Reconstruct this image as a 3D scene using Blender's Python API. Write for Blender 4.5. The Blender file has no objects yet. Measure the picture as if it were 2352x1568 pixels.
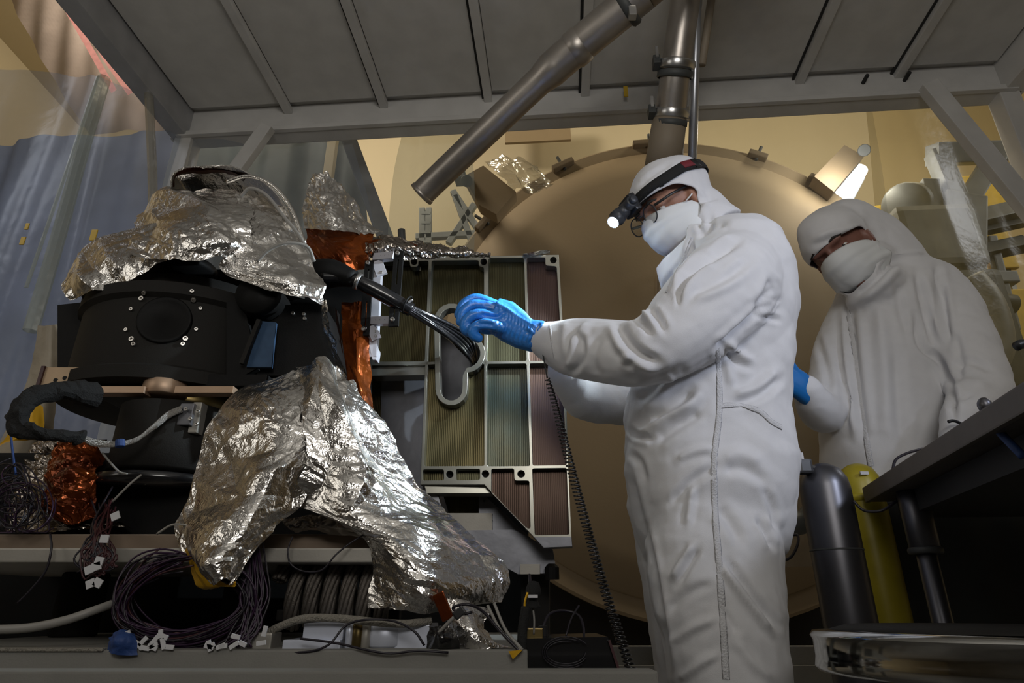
import bpy, bmesh, math, random
import numpy as np
from mathutils import Vector, Matrix, Euler
from mathutils.bvhtree import BVHTree
R = math.radians
scene = bpy.context.scene
COL = scene.collection

# ------------------------------------------------------------------ camera
FPX, TILT, EYE = 1450.0, R(22.8), 0.62            # focal length in pixels of a 2352 wide frame
cam_d = bpy.data.cameras.new('camera'); cam = bpy.data.objects.new('camera', cam_d); COL.objects.link(cam)
cam_d.sensor_fit = 'HORIZONTAL'; cam_d.sensor_width = 36.0; cam_d.lens = FPX / 2352 * 36
cam_d.clip_start = 0.02; cam_d.clip_end = 100
cam.location = (0, 0, EYE); cam.rotation_euler = (math.pi/2 + TILT, 0, 0)
scene.camera = cam

# ------------------------------------------------------------------ world, lamps, exposure
wd = bpy.data.worlds.new('world'); scene.world = wd; wd.use_nodes = True
wd.node_tree.nodes['Background'].inputs[0].default_value = (0.85, 0.87, 1.0, 1)
wd.node_tree.nodes['Background'].inputs[1].default_value = 0.022

def area(name, loc, target, size, power, color, size_y=None):
    l = bpy.data.lights.new(name, 'AREA'); l.energy = power; l.color = color; l.size = size
    if size_y: l.shape = 'RECTANGLE'; l.size_y = size_y
    o = bpy.data.objects.new(name, l); COL.objects.link(o); o.location = loc
    o.rotation_euler = (Vector(target) - Vector(loc)).to_track_quat('-Z', 'Y').to_euler()
    return o
# hall lamps beyond the tent (warm, on the back wall and the chamber), then unseen fill lamps,
# added to brighten the drape, the rig, the tent ceiling and the foil
area('hall_lamp', (-3.0, 3.4, 7.4), (-3.0, 7.9, 3.2), 1.6, 260, (1.0, 0.88, 0.68))
area('hall_lamp', (4.0, 3.6, 7.0), (3.6, 7.9, 3.4), 1.4, 135, (1.0, 0.88, 0.62))
area('side_fill', (-4.6, 1.2, 4.6), (-3.2, 4.2, 1.6), 2.0, 17, (0.86, 0.90, 1.0)).data.spread = R(80)  # added fill that brightens the blue drape
area('side_fill', (5.6, 2.6, 4.4), (3.0, 4.4, 2.2), 1.0, 26, (0.92, 0.95, 1.0))  # added fill for the front of the rig
area('ceiling_uplight_fill', (0.2, -1.6, 1.9), (0.2, 0.2, 3.2), 1.2, 33, (1.0, 0.96, 0.90))  # added uplight, brightens the tent ceiling and its bounce
area('foil_fill', (-2.7, -0.5, 2.0), (-0.6, 1.4, 1.0), 1.3, 7, (1.0, 0.95, 0.86))  # added fill that gives the foil its glints
# an added cool spot, unseen at the right, narrowed onto the worker's back
hl_ = bpy.data.lights.new('back_fill_spot', 'SPOT'); hl_.energy = 90; hl_.color = (0.78, 0.84, 1.0); hl_.spot_size = R(36); hl_.spot_blend = 0.9; hl_.shadow_soft_size = 0.12
ho_ = bpy.data.objects.new('back_fill_spot', hl_); COL.objects.link(ho_); ho_.location = (1.75, -0.45, 1.75)
ho_.rotation_euler = (Vector((0.56, 1.35, 1.25))-Vector(ho_.location)).to_track_quat('-Z', 'Y').to_euler()
vs = scene.view_settings
vs.view_transform = 'Standard'; vs.look = 'None'; vs.gamma = 1.0; vs.use_curve_mapping = False; vs.exposure = 0.0

# ------------------------------------------------------------------ pixel to place
_fw = Vector((0, math.cos(TILT), math.sin(TILT))); _up = Vector((0, -math.sin(TILT), math.cos(TILT)))
CAM = Vector((0, 0, EYE))
def ray(px, py): return _fw + Vector((1, 0, 0))*((px-1176)/FPX) + _up*((784-py)/FPX)
def W(px, py, d):                                  # the point seen at a pixel, d metres ahead of the camera
    r = ray(px, py); return CAM + r*(d/r.y)
def Wz(px, py, z): r = ray(px, py); return CAM + r*((z-EYE)/r.z)
def Wpl(px, py, p0, n): r = ray(px, py); return CAM + r*((p0-CAM).dot(n)/r.dot(n))
def ppm(p): return FPX/max(0.05, (Vector(p)-CAM).dot(_fw))       # pixels per metre at a point
def pix(P):                                       # numpy points -> pixels
    Q = P - np.array(CAM); z = Q@np.array(_fw); return 1176+FPX*Q[:,0]/z, 784-FPX*(Q@np.array(_up))/z
YAW = R(4.3)                                       # the room stands a little turned to the lens
RD = Vector((math.sin(YAW), math.cos(YAW), 0)); RR = Vector((math.cos(YAW), -math.sin(YAW), 0)); UP = Vector((0, 0, 1))

# ------------------------------------------------------------------ materials
MATS = {}
def mat(name, col, rough=0.5, metal=0.0, noise=0.0, nscale=20.0, bump=0.0, bscale=60.0, spec=0.5, sheen=0.0, emit=None, estr=0.0,
        alpha=None, coat=0.0, vor=0.0, vscale=25.0, aniso=None, col2=None):
    m = bpy.data.materials.new(name); m.use_nodes = True; MATS[name] = m
    nt = m.node_tree; N = nt.nodes; L = nt.links; b = N['Principled BSDF']
    b.inputs['Base Color'].default_value = (*col, 1); b.inputs['Roughness'].default_value = rough; b.inputs['Metallic'].default_value = metal
    b.inputs['Specular IOR Level'].default_value = spec
    if sheen: b.inputs['Sheen Weight'].default_value = sheen
    if coat: b.inputs['Coat Weight'].default_value = coat; b.inputs['Coat Roughness'].default_value = 0.1
    if emit: b.inputs['Emission Color'].default_value = (*emit, 1); b.inputs['Emission Strength'].default_value = estr
    tc = N.new('ShaderNodeTexCoord')
    if noise or col2:
        t = N.new('ShaderNodeTexNoise'); t.inputs['Scale'].default_value = nscale; t.inputs['Detail'].default_value = 5
        L.new(tc.outputs['Object'], t.inputs['Vector'])
        mx = N.new('ShaderNodeMix'); mx.data_type = 'RGBA'
        c2 = col2 if col2 else tuple(c*(1-noise) for c in col)
        mr = N.new('ShaderNodeMapRange'); mr.inputs[1].default_value = 0.35; mr.inputs[2].default_value = 0.65
        L.new(t.outputs['Fac'], mr.inputs[0]); L.new(mr.outputs[0], mx.inputs[0])
        mx.inputs[6].default_value = (*col, 1); mx.inputs[7].default_value = (*c2, 1)
        L.new(mx.outputs[2], b.inputs['Base Color'])
    prev = None
    if bump:
        t = N.new('ShaderNodeTexNoise'); t.inputs['Scale'].default_value = bscale; t.inputs['Detail'].default_value = 6
        L.new(tc.outputs['Object'], t.inputs['Vector'])
        bp = N.new('ShaderNodeBump'); bp.inputs['Strength'].default_value = bump; bp.inputs['Distance'].default_value = 0.01
        L.new(t.outputs['Fac'], bp.inputs['Height']); L.new(bp.outputs[0], b.inputs['Normal']); prev = bp
    if vor:
        wn = N.new('ShaderNodeTexNoise'); wn.inputs['Scale'].default_value = vscale*0.35
        L.new(tc.outputs['Object'], wn.inputs['Vector'])
        ad = N.new('ShaderNodeMix'); ad.data_type = 'RGBA'; ad.blend_type = 'LINEAR_LIGHT'; ad.inputs[0].default_value = 0.12
        L.new(tc.outputs['Object'], ad.inputs[6]); L.new(wn.outputs['Color'], ad.inputs[7])
        v = N.new('ShaderNodeTexVoronoi'); v.feature = 'F1'; v.inputs['Scale'].default_value = vscale
        L.new(ad.outputs[2], v.inputs['Vector'])
        bp = N.new('ShaderNodeBump'); bp.inputs['Strength'].default_value = vor; bp.inputs['Distance'].default_value = 0.012
        L.new(v.outputs['Distance'], bp.inputs['Height']); L.new(bp.outputs[0], b.inputs['Normal'])
        if prev: L.new(prev.outputs[0], bp.inputs['Normal'])
    return m
def clear_film(name, col, clear, rough=0.12, gloss=0.5, bump=0.25, bscale=6.0):
    """thin clear plastic: mostly see-through, a little milky, glossy on its folds"""
    m = bpy.data.materials.new(name); m.use_nodes = True; nt = m.node_tree; N = nt.nodes; L = nt.links; N.clear()
    out = N.new('ShaderNodeOutputMaterial'); tr = N.new('ShaderNodeBsdfTransparent'); tr.inputs[0].default_value = (*[0.6+0.4*c for c in col], 1)
    df = N.new('ShaderNodeBsdfDiffuse'); df.inputs[0].default_value = (*col, 1)
    gl = N.new('ShaderNodeBsdfGlossy'); gl.inputs['Roughness'].default_value = rough; gl.inputs[0].default_value = (0.9, 0.9, 0.9, 1)
    m1 = N.new('ShaderNodeMixShader'); m1.inputs[0].default_value = gloss
    L.new(df.outputs[0], m1.inputs[1]); L.new(gl.outputs[0], m1.inputs[2])
    m2 = N.new('ShaderNodeMixShader'); m2.inputs[0].default_value = 1-clear
    L.new(tr.outputs[0], m2.inputs[1]); L.new(m1.outputs[0], m2.inputs[2]); L.new(m2.outputs[0], out.inputs[0])
    tc = N.new('ShaderNodeTexCoord'); t = N.new('ShaderNodeTexNoise'); t.inputs['Scale'].default_value = bscale; t.inputs['Detail'].default_value = 4
    bp = N.new('ShaderNodeBump'); bp.inputs['Strength'].default_value = bump; bp.inputs['Distance'].default_value = 0.05
    L.new(tc.outputs['Object'], t.inputs['Vector']); L.new(t.outputs['Fac'], bp.inputs['Height'])
    L.new(bp.outputs[0], gl.inputs['Normal']); L.new(bp.outputs[0], df.inputs['Normal'])
    MATS[name] = m; return m

mat('cream_wall', (0.55, 0.475, 0.335), 0.9, noise=0.08, nscale=0.6)
mat('floor', (0.16, 0.155, 0.15), 0.5, noise=0.3, nscale=4)
mat('dark_wall', (0.20, 0.19, 0.18), 0.9, noise=0.2, nscale=1.0)
mat('tent_panel', (0.60, 0.59, 0.565), 0.85, noise=0.10, nscale=9, bump=0.1, bscale=400)
mat('tent_bar', (0.62, 0.61, 0.59), 0.55, noise=0.12, nscale=6)
mat('tent_metal', (0.45, 0.45, 0.46), 0.45, metal=0.25, noise=0.15, nscale=8)
mat('black_gap', (0.02, 0.02, 0.02), 0.8)
mat('chamber', (0.265, 0.198, 0.118), 0.75, noise=0.10, nscale=1.2, bump=0.04, bscale=60)
mat('chamber_dark', (0.17, 0.125, 0.075), 0.75, noise=0.15, nscale=3)
mat('steel_duct', (0.50, 0.46, 0.42), 0.38, metal=0.85, noise=0.22, nscale=6, bump=0.05, bscale=30)
mat('duct_paint', (0.28, 0.23, 0.17), 0.6, noise=0.1, nscale=5)
mat('bright_steel', (0.62, 0.62, 0.62), 0.28, metal=0.95)
mat('pole_steel', (0.55, 0.57, 0.62), 0.35, metal=0.8, noise=0.1)
mat('blue_tarp', (0.11, 0.13, 0.20), 0.7, noise=0.35, nscale=2.5, bump=0.3, bscale=5)
mat('teal_tarp', (0.07, 0.085, 0.085), 0.7, noise=0.35, nscale=3.0, bump=0.3, bscale=6)
mat('pink_sheet', (0.46, 0.38, 0.35), 0.6, noise=0.25, nscale=2, bump=0.2, bscale=4)
mat('red_tape', (0.34, 0.15, 0.15), 0.6, noise=0.2)
mat('yellow_tape', (0.65, 0.42, 0.03), 0.55)
mat('rig_grey', (0.26, 0.275, 0.29), 0.5, metal=0.2, noise=0.3, nscale=5)
mat('rig_dark', (0.07, 0.075, 0.075), 0.55, noise=0.3, nscale=5)
mat('rig_yellow', (0.62, 0.42, 0.04), 0.6, noise=0.15)
clear_film('clear_plastic', (0.60, 0.64, 0.56), 0.70, rough=0.25, gloss=0.25)
clear_film('milky_plastic', (0.55, 0.52, 0.42), 0.55)
clear_film('amber_plastic', (0.62, 0.52, 0.22), 0.72, rough=0.3, gloss=0.2)
clear_film('blue_plastic', (0.42, 0.47, 0.54), 0.78, rough=0.35, gloss=0.15)
mat('suit', (0.70, 0.70, 0.72), 0.8, noise=0.04, nscale=25, bump=0.12, bscale=700, sheen=0.15, spec=0.2)
mat('suit_seam', (0.66, 0.66, 0.68), 0.85, bump=0.5, bscale=300, spec=0.2)
mat('mask', (0.74, 0.76, 0.77), 0.8, bump=0.06, bscale=500, spec=0.2)
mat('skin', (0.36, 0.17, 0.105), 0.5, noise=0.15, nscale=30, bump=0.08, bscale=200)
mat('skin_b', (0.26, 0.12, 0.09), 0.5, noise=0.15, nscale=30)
mat('eye_white', (0.7, 0.68, 0.65), 0.2)
mat('eye_dark', (0.03, 0.02, 0.015), 0.15)
mat('hair', (0.02, 0.015, 0.012), 0.6, bump=0.5, bscale=200)
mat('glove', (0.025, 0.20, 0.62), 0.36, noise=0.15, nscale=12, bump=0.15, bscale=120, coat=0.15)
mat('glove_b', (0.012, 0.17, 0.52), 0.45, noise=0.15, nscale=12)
mat('black_plastic', (0.012, 0.012, 0.013), 0.4)
mat('black_band', (0.006, 0.006, 0.006), 0.8, bump=0.4, bscale=400)
mat('red_mark', (0.16, 0.012, 0.02), 0.7)
clear_film('lens_glass', (0.3, 0.25, 0.2), 0.86, 0.05, 0.8, 0.0)
mat('lamp_body', (0.03, 0.033, 0.04), 0.42)
mat('lamp_lens', (1, 1, 1), 0.3, emit=(0.85, 0.94, 1.0), estr=330)
clear_film('faint_plastic', (0.6, 0.6, 0.55), 0.88, rough=0.3, gloss=0.3)
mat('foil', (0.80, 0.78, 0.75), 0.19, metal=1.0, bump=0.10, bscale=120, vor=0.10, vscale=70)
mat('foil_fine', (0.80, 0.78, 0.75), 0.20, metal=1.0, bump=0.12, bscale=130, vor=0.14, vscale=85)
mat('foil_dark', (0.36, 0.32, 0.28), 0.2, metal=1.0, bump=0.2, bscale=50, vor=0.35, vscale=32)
mat('amber_film', (0.30, 0.068, 0.008), 0.18, metal=0.7, bump=0.06, bscale=40, vor=0.06, vscale=20, col2=(0.12, 0.022, 0.004), nscale=7)
mat('yellow_film', (0.75, 0.42, 0.02), 0.3, metal=0.4, bump=0.2, bscale=30)
mat('brown_film', (0.06, 0.018, 0.010), 0.2, metal=0.4, bump=0.2, bscale=20)
mat('cream_blanket', (0.40, 0.35, 0.27), 0.6, noise=0.2, nscale=8, bump=0.3, bscale=20)
mat('black_metal', (0.005, 0.005, 0.005), 0.60, spec=0.2, noise=0.2, nscale=30, bump=0.05, bscale=300)
mat('black_rough', (0.014, 0.013, 0.0115), 0.7, spec=0.25, bump=0.1, bscale=400)
mat('blue_reflection', (0.05, 0.10, 0.19), 0.35, metal=0.3, noise=0.15, nscale=60)  # bluish reflection of the headlamp put into the base colour
mat('bolt', (0.55, 0.53, 0.50), 0.3, metal=0.9)
mat('copper', (0.55, 0.38, 0.26), 0.45, metal=0.5, noise=0.1, nscale=20)
mat('wood_block', (0.50, 0.36, 0.23), 0.5, metal=0.3, noise=0.12, nscale=30)
mat('brass', (0.17, 0.125, 0.05), 0.35, metal=0.9, noise=0.1)
mat('dull_alu', (0.42, 0.40, 0.36), 0.5, metal=0.5, noise=0.12, nscale=14, bump=0.03, bscale=200)
mat('brown_plate', (0.24, 0.18, 0.13), 0.55, metal=0.3, noise=0.15, nscale=10)
mat('bar_paint', (0.24, 0.235, 0.215), 0.7, noise=0.08, nscale=12, bump=0.08, bscale=300)
mat('headlit_alu', (0.70, 0.74, 0.86), 0.4, metal=0.35, noise=0.08, nscale=30)  # plain aluminium, the headlamp's blue-white light put into its colour
mat('rope', (0.17, 0.15, 0.13), 0.45, metal=0.6, bump=0.3, bscale=500)
mat('strap', (0.30, 0.28, 0.24), 0.8, bump=0.8, bscale=260)
mat('wire_dark', (0.016, 0.013, 0.020), 0.4)
mat('wire_purple', (0.028, 0.009, 0.034), 0.4)
mat('wire_red', (0.05, 0.012, 0.015), 0.45)
mat('wire_white', (0.30, 0.29, 0.27), 0.45)
mat('braid', (0.62, 0.60, 0.57), 0.35, metal=0.6, bump=0.9, bscale=420)
mat('tag_white', (0.62, 0.62, 0.64), 0.6)
mat('tag_blue', (0.02, 0.06, 0.22), 0.6, bump=0.4, bscale=40)
mat('gloss_black', (0.008, 0.008, 0.009), 0.22, coat=0.5)
mat('bracket_white', (0.50, 0.50, 0.55), 0.45, metal=0.2)
mat('frame_alu', (0.36, 0.355, 0.31), 0.28, metal=0.9, noise=0.1, nscale=18)
mat('grey_alu', (0.22, 0.225, 0.25), 0.36, metal=0.75, noise=0.3, nscale=7, bump=0.1, bscale=14)
mat('cyl_steel', (0.13, 0.13, 0.145), 0.38, metal=0.85, noise=0.1, nscale=14)
mat('cyl_yellow', (0.42, 0.34, 0.02), 0.4, noise=0.1)
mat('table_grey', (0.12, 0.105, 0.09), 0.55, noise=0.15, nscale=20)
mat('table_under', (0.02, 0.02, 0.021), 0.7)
mat('chrome', (0.48, 0.48, 0.46), 0.10, metal=1.0)
mat('curtain_dark', (0.055, 0.06, 0.06), 0.6, noise=0.3, nscale=4, bump=0.2, bscale=6)
def pocket_mat(name, col, col2, film=0.0):
    """chromate finished pocket floor with cutter marks"""
    m = mat(name, col, 0.34, metal=0.85, col2=col2, nscale=3.0); nt = m.node_tree; N = nt.nodes; L = nt.links; b = N['Principled BSDF']
    tc = N.new('ShaderNodeTexCoord'); wv = N.new('ShaderNodeTexWave'); wv.wave_type = 'BANDS'; wv.bands_direction = 'X'; wv.inputs['Scale'].default_value = 60; wv.inputs['Distortion'].default_value = 0.6
    L.new(tc.outputs['Object'], wv.inputs['Vector']); bp = N.new('ShaderNodeBump'); bp.inputs['Strength'].default_value = 0.12; bp.inputs['Distance'].default_value = 0.002
    L.new(wv.outputs['Fac'], bp.inputs['Height']); L.new(bp.outputs[0], b.inputs['Normal'])
    b.inputs['Anisotropic'].default_value = 0.4
    if film and 'Thin Film Thickness' in b.inputs: b.inputs['Thin Film Thickness'].default_value = film; b.inputs['Thin Film IOR'].default_value = 1.6
    return m
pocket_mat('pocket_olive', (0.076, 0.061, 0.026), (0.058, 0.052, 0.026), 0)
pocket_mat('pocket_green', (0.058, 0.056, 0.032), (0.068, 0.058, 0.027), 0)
pocket_mat('pocket_teal_sheen', (0.061, 0.058, 0.030), (0.040, 0.076, 0.076), 500)  # olive floor, teal blotches paint the headlamp's iridescent sheen
pocket_mat('pocket_rose_sheen', (0.079, 0.048, 0.036), (0.086, 0.054, 0.054), 560)  # rose tint paints the pink sheen of reflected light
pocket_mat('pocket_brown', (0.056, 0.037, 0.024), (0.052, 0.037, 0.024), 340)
# ------------------------------------------------------------------ objects and meshes
def thing(name, label, cat, loc=(0, 0, 0), group=None):
    o = bpy.data.objects.new(name, None); COL.objects.link(o); o.location = loc; o.empty_display_size = 0.05
    return tag(o, label, cat, group)
def tag(o, label=None, cat=None, group=None, kind=None):
    if label: o['label'] = label
    if cat: o['category'] = cat
    if group: o['group'] = group
    if kind: o['kind'] = kind
    return o
def adopt(o, par):
    if par is not None:
        o.parent = par
        o.matrix_parent_inverse = Matrix.Translation(-par.location) if par.parent is None else Matrix.Identity(4)
    return o
def obj(name, VF, m, par=None, smooth=False):
    V, Fc = VF; me = bpy.data.meshes.new(name)
    me.from_pydata([tuple(v) for v in V], [], [tuple(int(i) for i in f) for f in Fc]); me.update()
    if smooth: me.polygons.foreach_set('use_smooth', [True]*len(me.polygons))
    for k in (m if isinstance(m, (list, tuple)) else [m]): me.materials.append(MATS[k])
    o = bpy.data.objects.new(name, me); COL.objects.link(o)
    return adopt(o, par)
def copy_part(src, par, mtx):                     # the same mesh once more, placed by a matrix in the world
    c = bpy.data.objects.new(src.name.split('.')[0], src.data); COL.objects.link(c); adopt(c, par); c.matrix_basis = mtx; return c
def smooth_by_angle(o, ang=35):
    o.data.polygons.foreach_set('use_smooth', [True]*len(o.data.polygons)); o.data.set_sharp_from_angle(angle=R(ang)); return o
def join(*parts):
    V = []; Fc = []
    for v, f in parts:
        n = len(V); V += list(v); Fc += [tuple(i+n for i in g) for g in f]
    return V, Fc
def box(c, s, ax=None, bev=0.0):
    """box of size s about c; ax: three axes"""
    bm = bmesh.new(); bmesh.ops.create_cube(bm, size=1.0)
    for v in bm.verts: v.co = Vector((v.co.x*s[0], v.co.y*s[1], v.co.z*s[2]))
    if bev: bmesh.ops.bevel(bm, geom=bm.edges[:], offset=bev, segments=2, profile=0.7, affect='EDGES')
    X, Y, Z = ax if ax else (Vector((1,0,0)), Vector((0,1,0)), Vector((0,0,1)))
    V = [Vector(c)+X*v.co.x+Y*v.co.y+Z*v.co.z for v in bm.verts]; bm.verts.index_update()
    Fc = [[v.index for v in f.verts] for f in bm.faces]; bm.free(); return V, Fc
ROOM = (RR, RD, UP)
def frame_of(t):
    t = Vector(t).normalized(); a = Vector((0, 0, 1)) if abs(t.z) < 0.9 else Vector((1, 0, 0))
    x = a.cross(t).normalized(); return x, t.cross(x)
def bar(a, b, w, h=None, bev=0.0, roll=None):
    """rectangular bar from a to b"""
    a, b = Vector(a), Vector(b); t = (b-a); x, y = frame_of(t)
    if roll is not None: x = (Vector(roll) - t.normalized()*Vector(roll).dot(t.normalized())).normalized(); y = t.normalized().cross(x)
    return box((a+b)/2, (w, h or w, t.length), (x, y, t.normalized()), bev)
def crom(P, n):
    """Catmull-Rom through points, n samples per span"""
    P = np.array([tuple(p) for p in P], float); Q = np.vstack([2*P[0]-P[1], P, 2*P[-1]-P[-2]]); out = []
    for i in range(len(P)-1):
        p0, p1, p2, p3 = Q[i:i+4]
        for k in range(n):
            t = k/n; out.append(0.5*((2*p1)+(p2-p0)*t+(2*p0-5*p1+4*p2-p3)*t*t+(3*p1-p0-3*p2+p3)*t**3))
    out.append(P[-1]); return np.array(out)
def tube(P, r, n=10, cap=True, squash=1.0, closed=False):
    P = [Vector(p) for p in P]; m = len(P); rs = list(r) if hasattr(r, '__len__') else [r]*m
    if len(rs) != m: rs = list(np.interp(np.linspace(0, 1, m), np.linspace(0, 1, len(rs)), rs))
    V = []; Fc = []; t0 = (P[1]-P[0]).normalized(); x, y = frame_of(t0)
    for i, p in enumerate(P):
        a, b = (P[(i-1) % m], P[(i+1) % m]) if closed else (P[max(i-1, 0)], P[min(i+1, m-1)])
        t = (b-a).normalized()
        q = t0.rotation_difference(t); x = q @ x; x = (x - t*x.dot(t)).normalized(); y = t.cross(x); t0 = t
        for k in range(n):
            an = 2*math.pi*k/n; V.append(p + x*(math.cos(an)*rs[i]) + y*(math.sin(an)*rs[i]*squash))
    for i in range(m if closed else m-1):
        for k in range(n):
            j = (i+1) % m; Fc.append((i*n+k, i*n+(k+1) % n, j*n+(k+1) % n, j*n+k))
    if cap and not closed:
        Fc.append(tuple(range(n-1, -1, -1))); Fc.append(tuple(range((m-1)*n, m*n)))
    return V, Fc
def lathe(prof, c, ax, n=40, cap=True):
    """profile of (radius, height) turned about axis ax through c"""
    ax = Vector(ax).normalized(); x, y = frame_of(ax); V = []; Fc = []; m = len(prof)
    for r, h in prof:
        for k in range(n):
            a = 2*math.pi*k/n; V.append(Vector(c)+ax*h+x*(r*math.cos(a))+y*(r*math.sin(a)))
    for i in range(m-1):
        for k in range(n): Fc.append((i*n+k, i*n+(k+1) % n, (i+1)*n+(k+1) % n, (i+1)*n+k))
    if cap: Fc.append(tuple(range(n-1, -1, -1))); Fc.append(tuple(range((m-1)*n, m*n)))
    return V, Fc
def ellipsoid(c, ax, r, n=24, m=14):
    V = []; Fc = []; X, Y, Z = ax
    for i in range(m+1):
        th = math.pi*i/m
        for k in range(n):
            a = 2*math.pi*k/n
            V.append(Vector(c)+X*(r[0]*math.sin(th)*math.cos(a))+Y*(r[1]*math.sin(th)*math.sin(a))+Z*(r[2]*math.cos(th)))
    for i in range(m):
        for k in range(n): Fc.append((i*n+k, (i+1)*n+k, (i+1)*n+(k+1) % n, i*n+(k+1) % n))
    return V, Fc
def loft(secs, n=36, ex=2.4):
    """secs: (centre, half vector a, half vector b) superellipses, capped"""
    V = []; Fc = []; m = len(secs)
    for c, a, b in secs:
        for k in range(n):
            t = 2*math.pi*k/n; ct, st = math.cos(t), math.sin(t)
            V.append(Vector(c)+Vector(a)*(math.copysign(abs(ct)**(2/ex), ct))+Vector(b)*(math.copysign(abs(st)**(2/ex), st)))
    for i in range(m-1):
        for k in range(n): Fc.append((i*n+k, i*n+(k+1) % n, (i+1)*n+(k+1) % n, (i+1)*n+k))
    Fc.append(tuple(range(n-1, -1, -1))); Fc.append(tuple(range((m-1)*n, m*n)))
    return V, Fc
def prism(poly, n, depth):
    """closed polygon of world points pushed along n"""
    k = len(poly); n = Vector(n); V = [Vector(p) for p in poly]+[Vector(p)+n*depth for p in poly]
    Fc = [tuple(range(k)), tuple(range(2*k-1, k-1, -1))]+[(i, i+k, (i+1) % k+k, (i+1) % k) for i in range(k)]
    return V, Fc
def plate2d(outer, holes, c, X, Y, depth, bev=0.0):
    """flat plate with holes: loops of (a, b) in the plane c + a X + b Y, thickness depth along X x Y"""
    cu = bpy.data.curves.new('tmp', 'CURVE'); cu.dimensions = '2D'; cu.fill_mode = 'BOTH'; cu.extrude = depth/2-bev; cu.bevel_depth = bev; cu.bevel_resolution = 1
    for loop in [outer]+list(holes):
        s = cu.splines.new('POLY'); s.points.add(len(loop)-1); s.use_cyclic_u = True
        for p, q in zip(s.points, loop): p.co = (q[0], q[1], 0, 1)
    o = bpy.data.objects.new('tmp', cu); me = bpy.data.meshes.new_from_object(o)
    Z = X.cross(Y).normalized()
    V = [Vector(c)+X*v.co.x+Y*v.co.y+Z*(v.co.z+depth/2) for v in me.vertices]; Fc = [tuple(p.vertices) for p in me.polygons]
    bpy.data.objects.remove(o); bpy.data.curves.remove(cu); bpy.data.meshes.remove(me); return V, Fc
def remesh(parts, voxel, smooth=4, fac=0.5):
    """one continuous surface round overlapping closed shapes"""
    V, Fc = join(*parts); me = bpy.data.meshes.new('tmp'); me.from_pydata([tuple(v) for v in V], [], Fc); me.update()
    bm = bmesh.new(); bm.from_mesh(me); bmesh.ops.recalc_face_normals(bm, faces=bm.faces); bm.to_mesh(me); bm.free()
    o = bpy.data.objects.new('tmp', me); COL.objects.link(o)
    md = o.modifiers.new('r', 'REMESH'); md.mode = 'VOXEL'; md.voxel_size = voxel
    if smooth: ms = o.modifiers.new('s', 'SMOOTH'); ms.iterations = smooth; ms.factor = fac
    dg = bpy.context.evaluated_depsgraph_get(); dg.update()
    e = bpy.data.meshes.new_from_object(o.evaluated_get(dg))
    n = len(e.vertices); P = np.empty(n*3); e.vertices.foreach_get('co', P); P = P.reshape(-1, 3)
    NN = np.empty(n*3); e.vertices.foreach_get('normal', NN); NN = NN.reshape(-1, 3)
    Fo = [tuple(p.vertices) for p in e.polygons]
    bpy.data.objects.remove(o); bpy.data.meshes.remove(me); bpy.data.meshes.remove(e)
    return P, NN, Fo
# ------------------------------------------------------------------ noise, crumpling
def _hash(i, j, s):
    x = np.sin(i*127.1+j*311.7+s*74.7)*43758.5453; return (x-np.floor(x))*2-1
def facet(u, v, s=0):
    """random heights on a lattice, flat triangles between them: creased like crushed foil"""
    i = np.floor(u); j = np.floor(v); fu = u-i; fv = v-j; fl = (_hash(i, j, s+9) > 0)
    h00, h10, h01, h11 = _hash(i, j, s), _hash(i+1, j, s), _hash(i, j+1, s), _hash(i+1, j+1, s)
    a = np.where(fu > fv, h00+(h10-h00)*fu+(h11-h10)*fv, h00+(h01-h00)*fv+(h11-h01)*fu)
    b = np.where(fu+fv < 1, h00+(h10-h00)*fu+(h01-h00)*fv, h11+(h01-h11)*(1-fu)+(h10-h11)*(1-fv))
    return np.where(fl, a, b)
def snoise(u, v, s=0):
    i = np.floor(u); j = np.floor(v); fu = u-i; fv = v-j; fu = fu*fu*(3-2*fu); fv = fv*fv*(3-2*fv)
    return (_hash(i, j, s)*(1-fu)*(1-fv)+_hash(i+1, j, s)*fu*(1-fv)+_hash(i, j+1, s)*(1-fu)*fv+_hash(i+1, j+1, s)*fu*fv)
def crush(u, v, s, scale, amp, octv=4, stretch=1.0, gain=0.5, ang=0.6, patch=0.0, turn=0.9):
    """several sizes of creases; u, v in metres; patch: how far the small creases keep to patches"""
    h = np.zeros_like(u)
    for k in range(octv):
        f = scale*(1.9**k); a = ang+k*turn; ca, sa = math.cos(a), math.sin(a)
        wu = u+0.38/f*facet(u*f*0.55+0.3*v*f, v*f*0.5-0.2*u*f, s+k); wv = v+0.38/f*facet(u*f*0.5+7, v*f*0.55+0.25*u*f+3, s+k+50)
        st = stretch if k < 2 else 1+(stretch-1)*0.6
        w = 1.0 if (k < 2 or not patch) else np.clip(0.45+1.5*patch*snoise(u*scale*0.8+k, v*scale*0.8, s+70), 0.06, 1.3)
        h += amp*(gain**k)*w*facet((wu*ca-wv*sa)*f, (wu*sa+wv*ca)*f/st, s+13*k)
    return h
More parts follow.
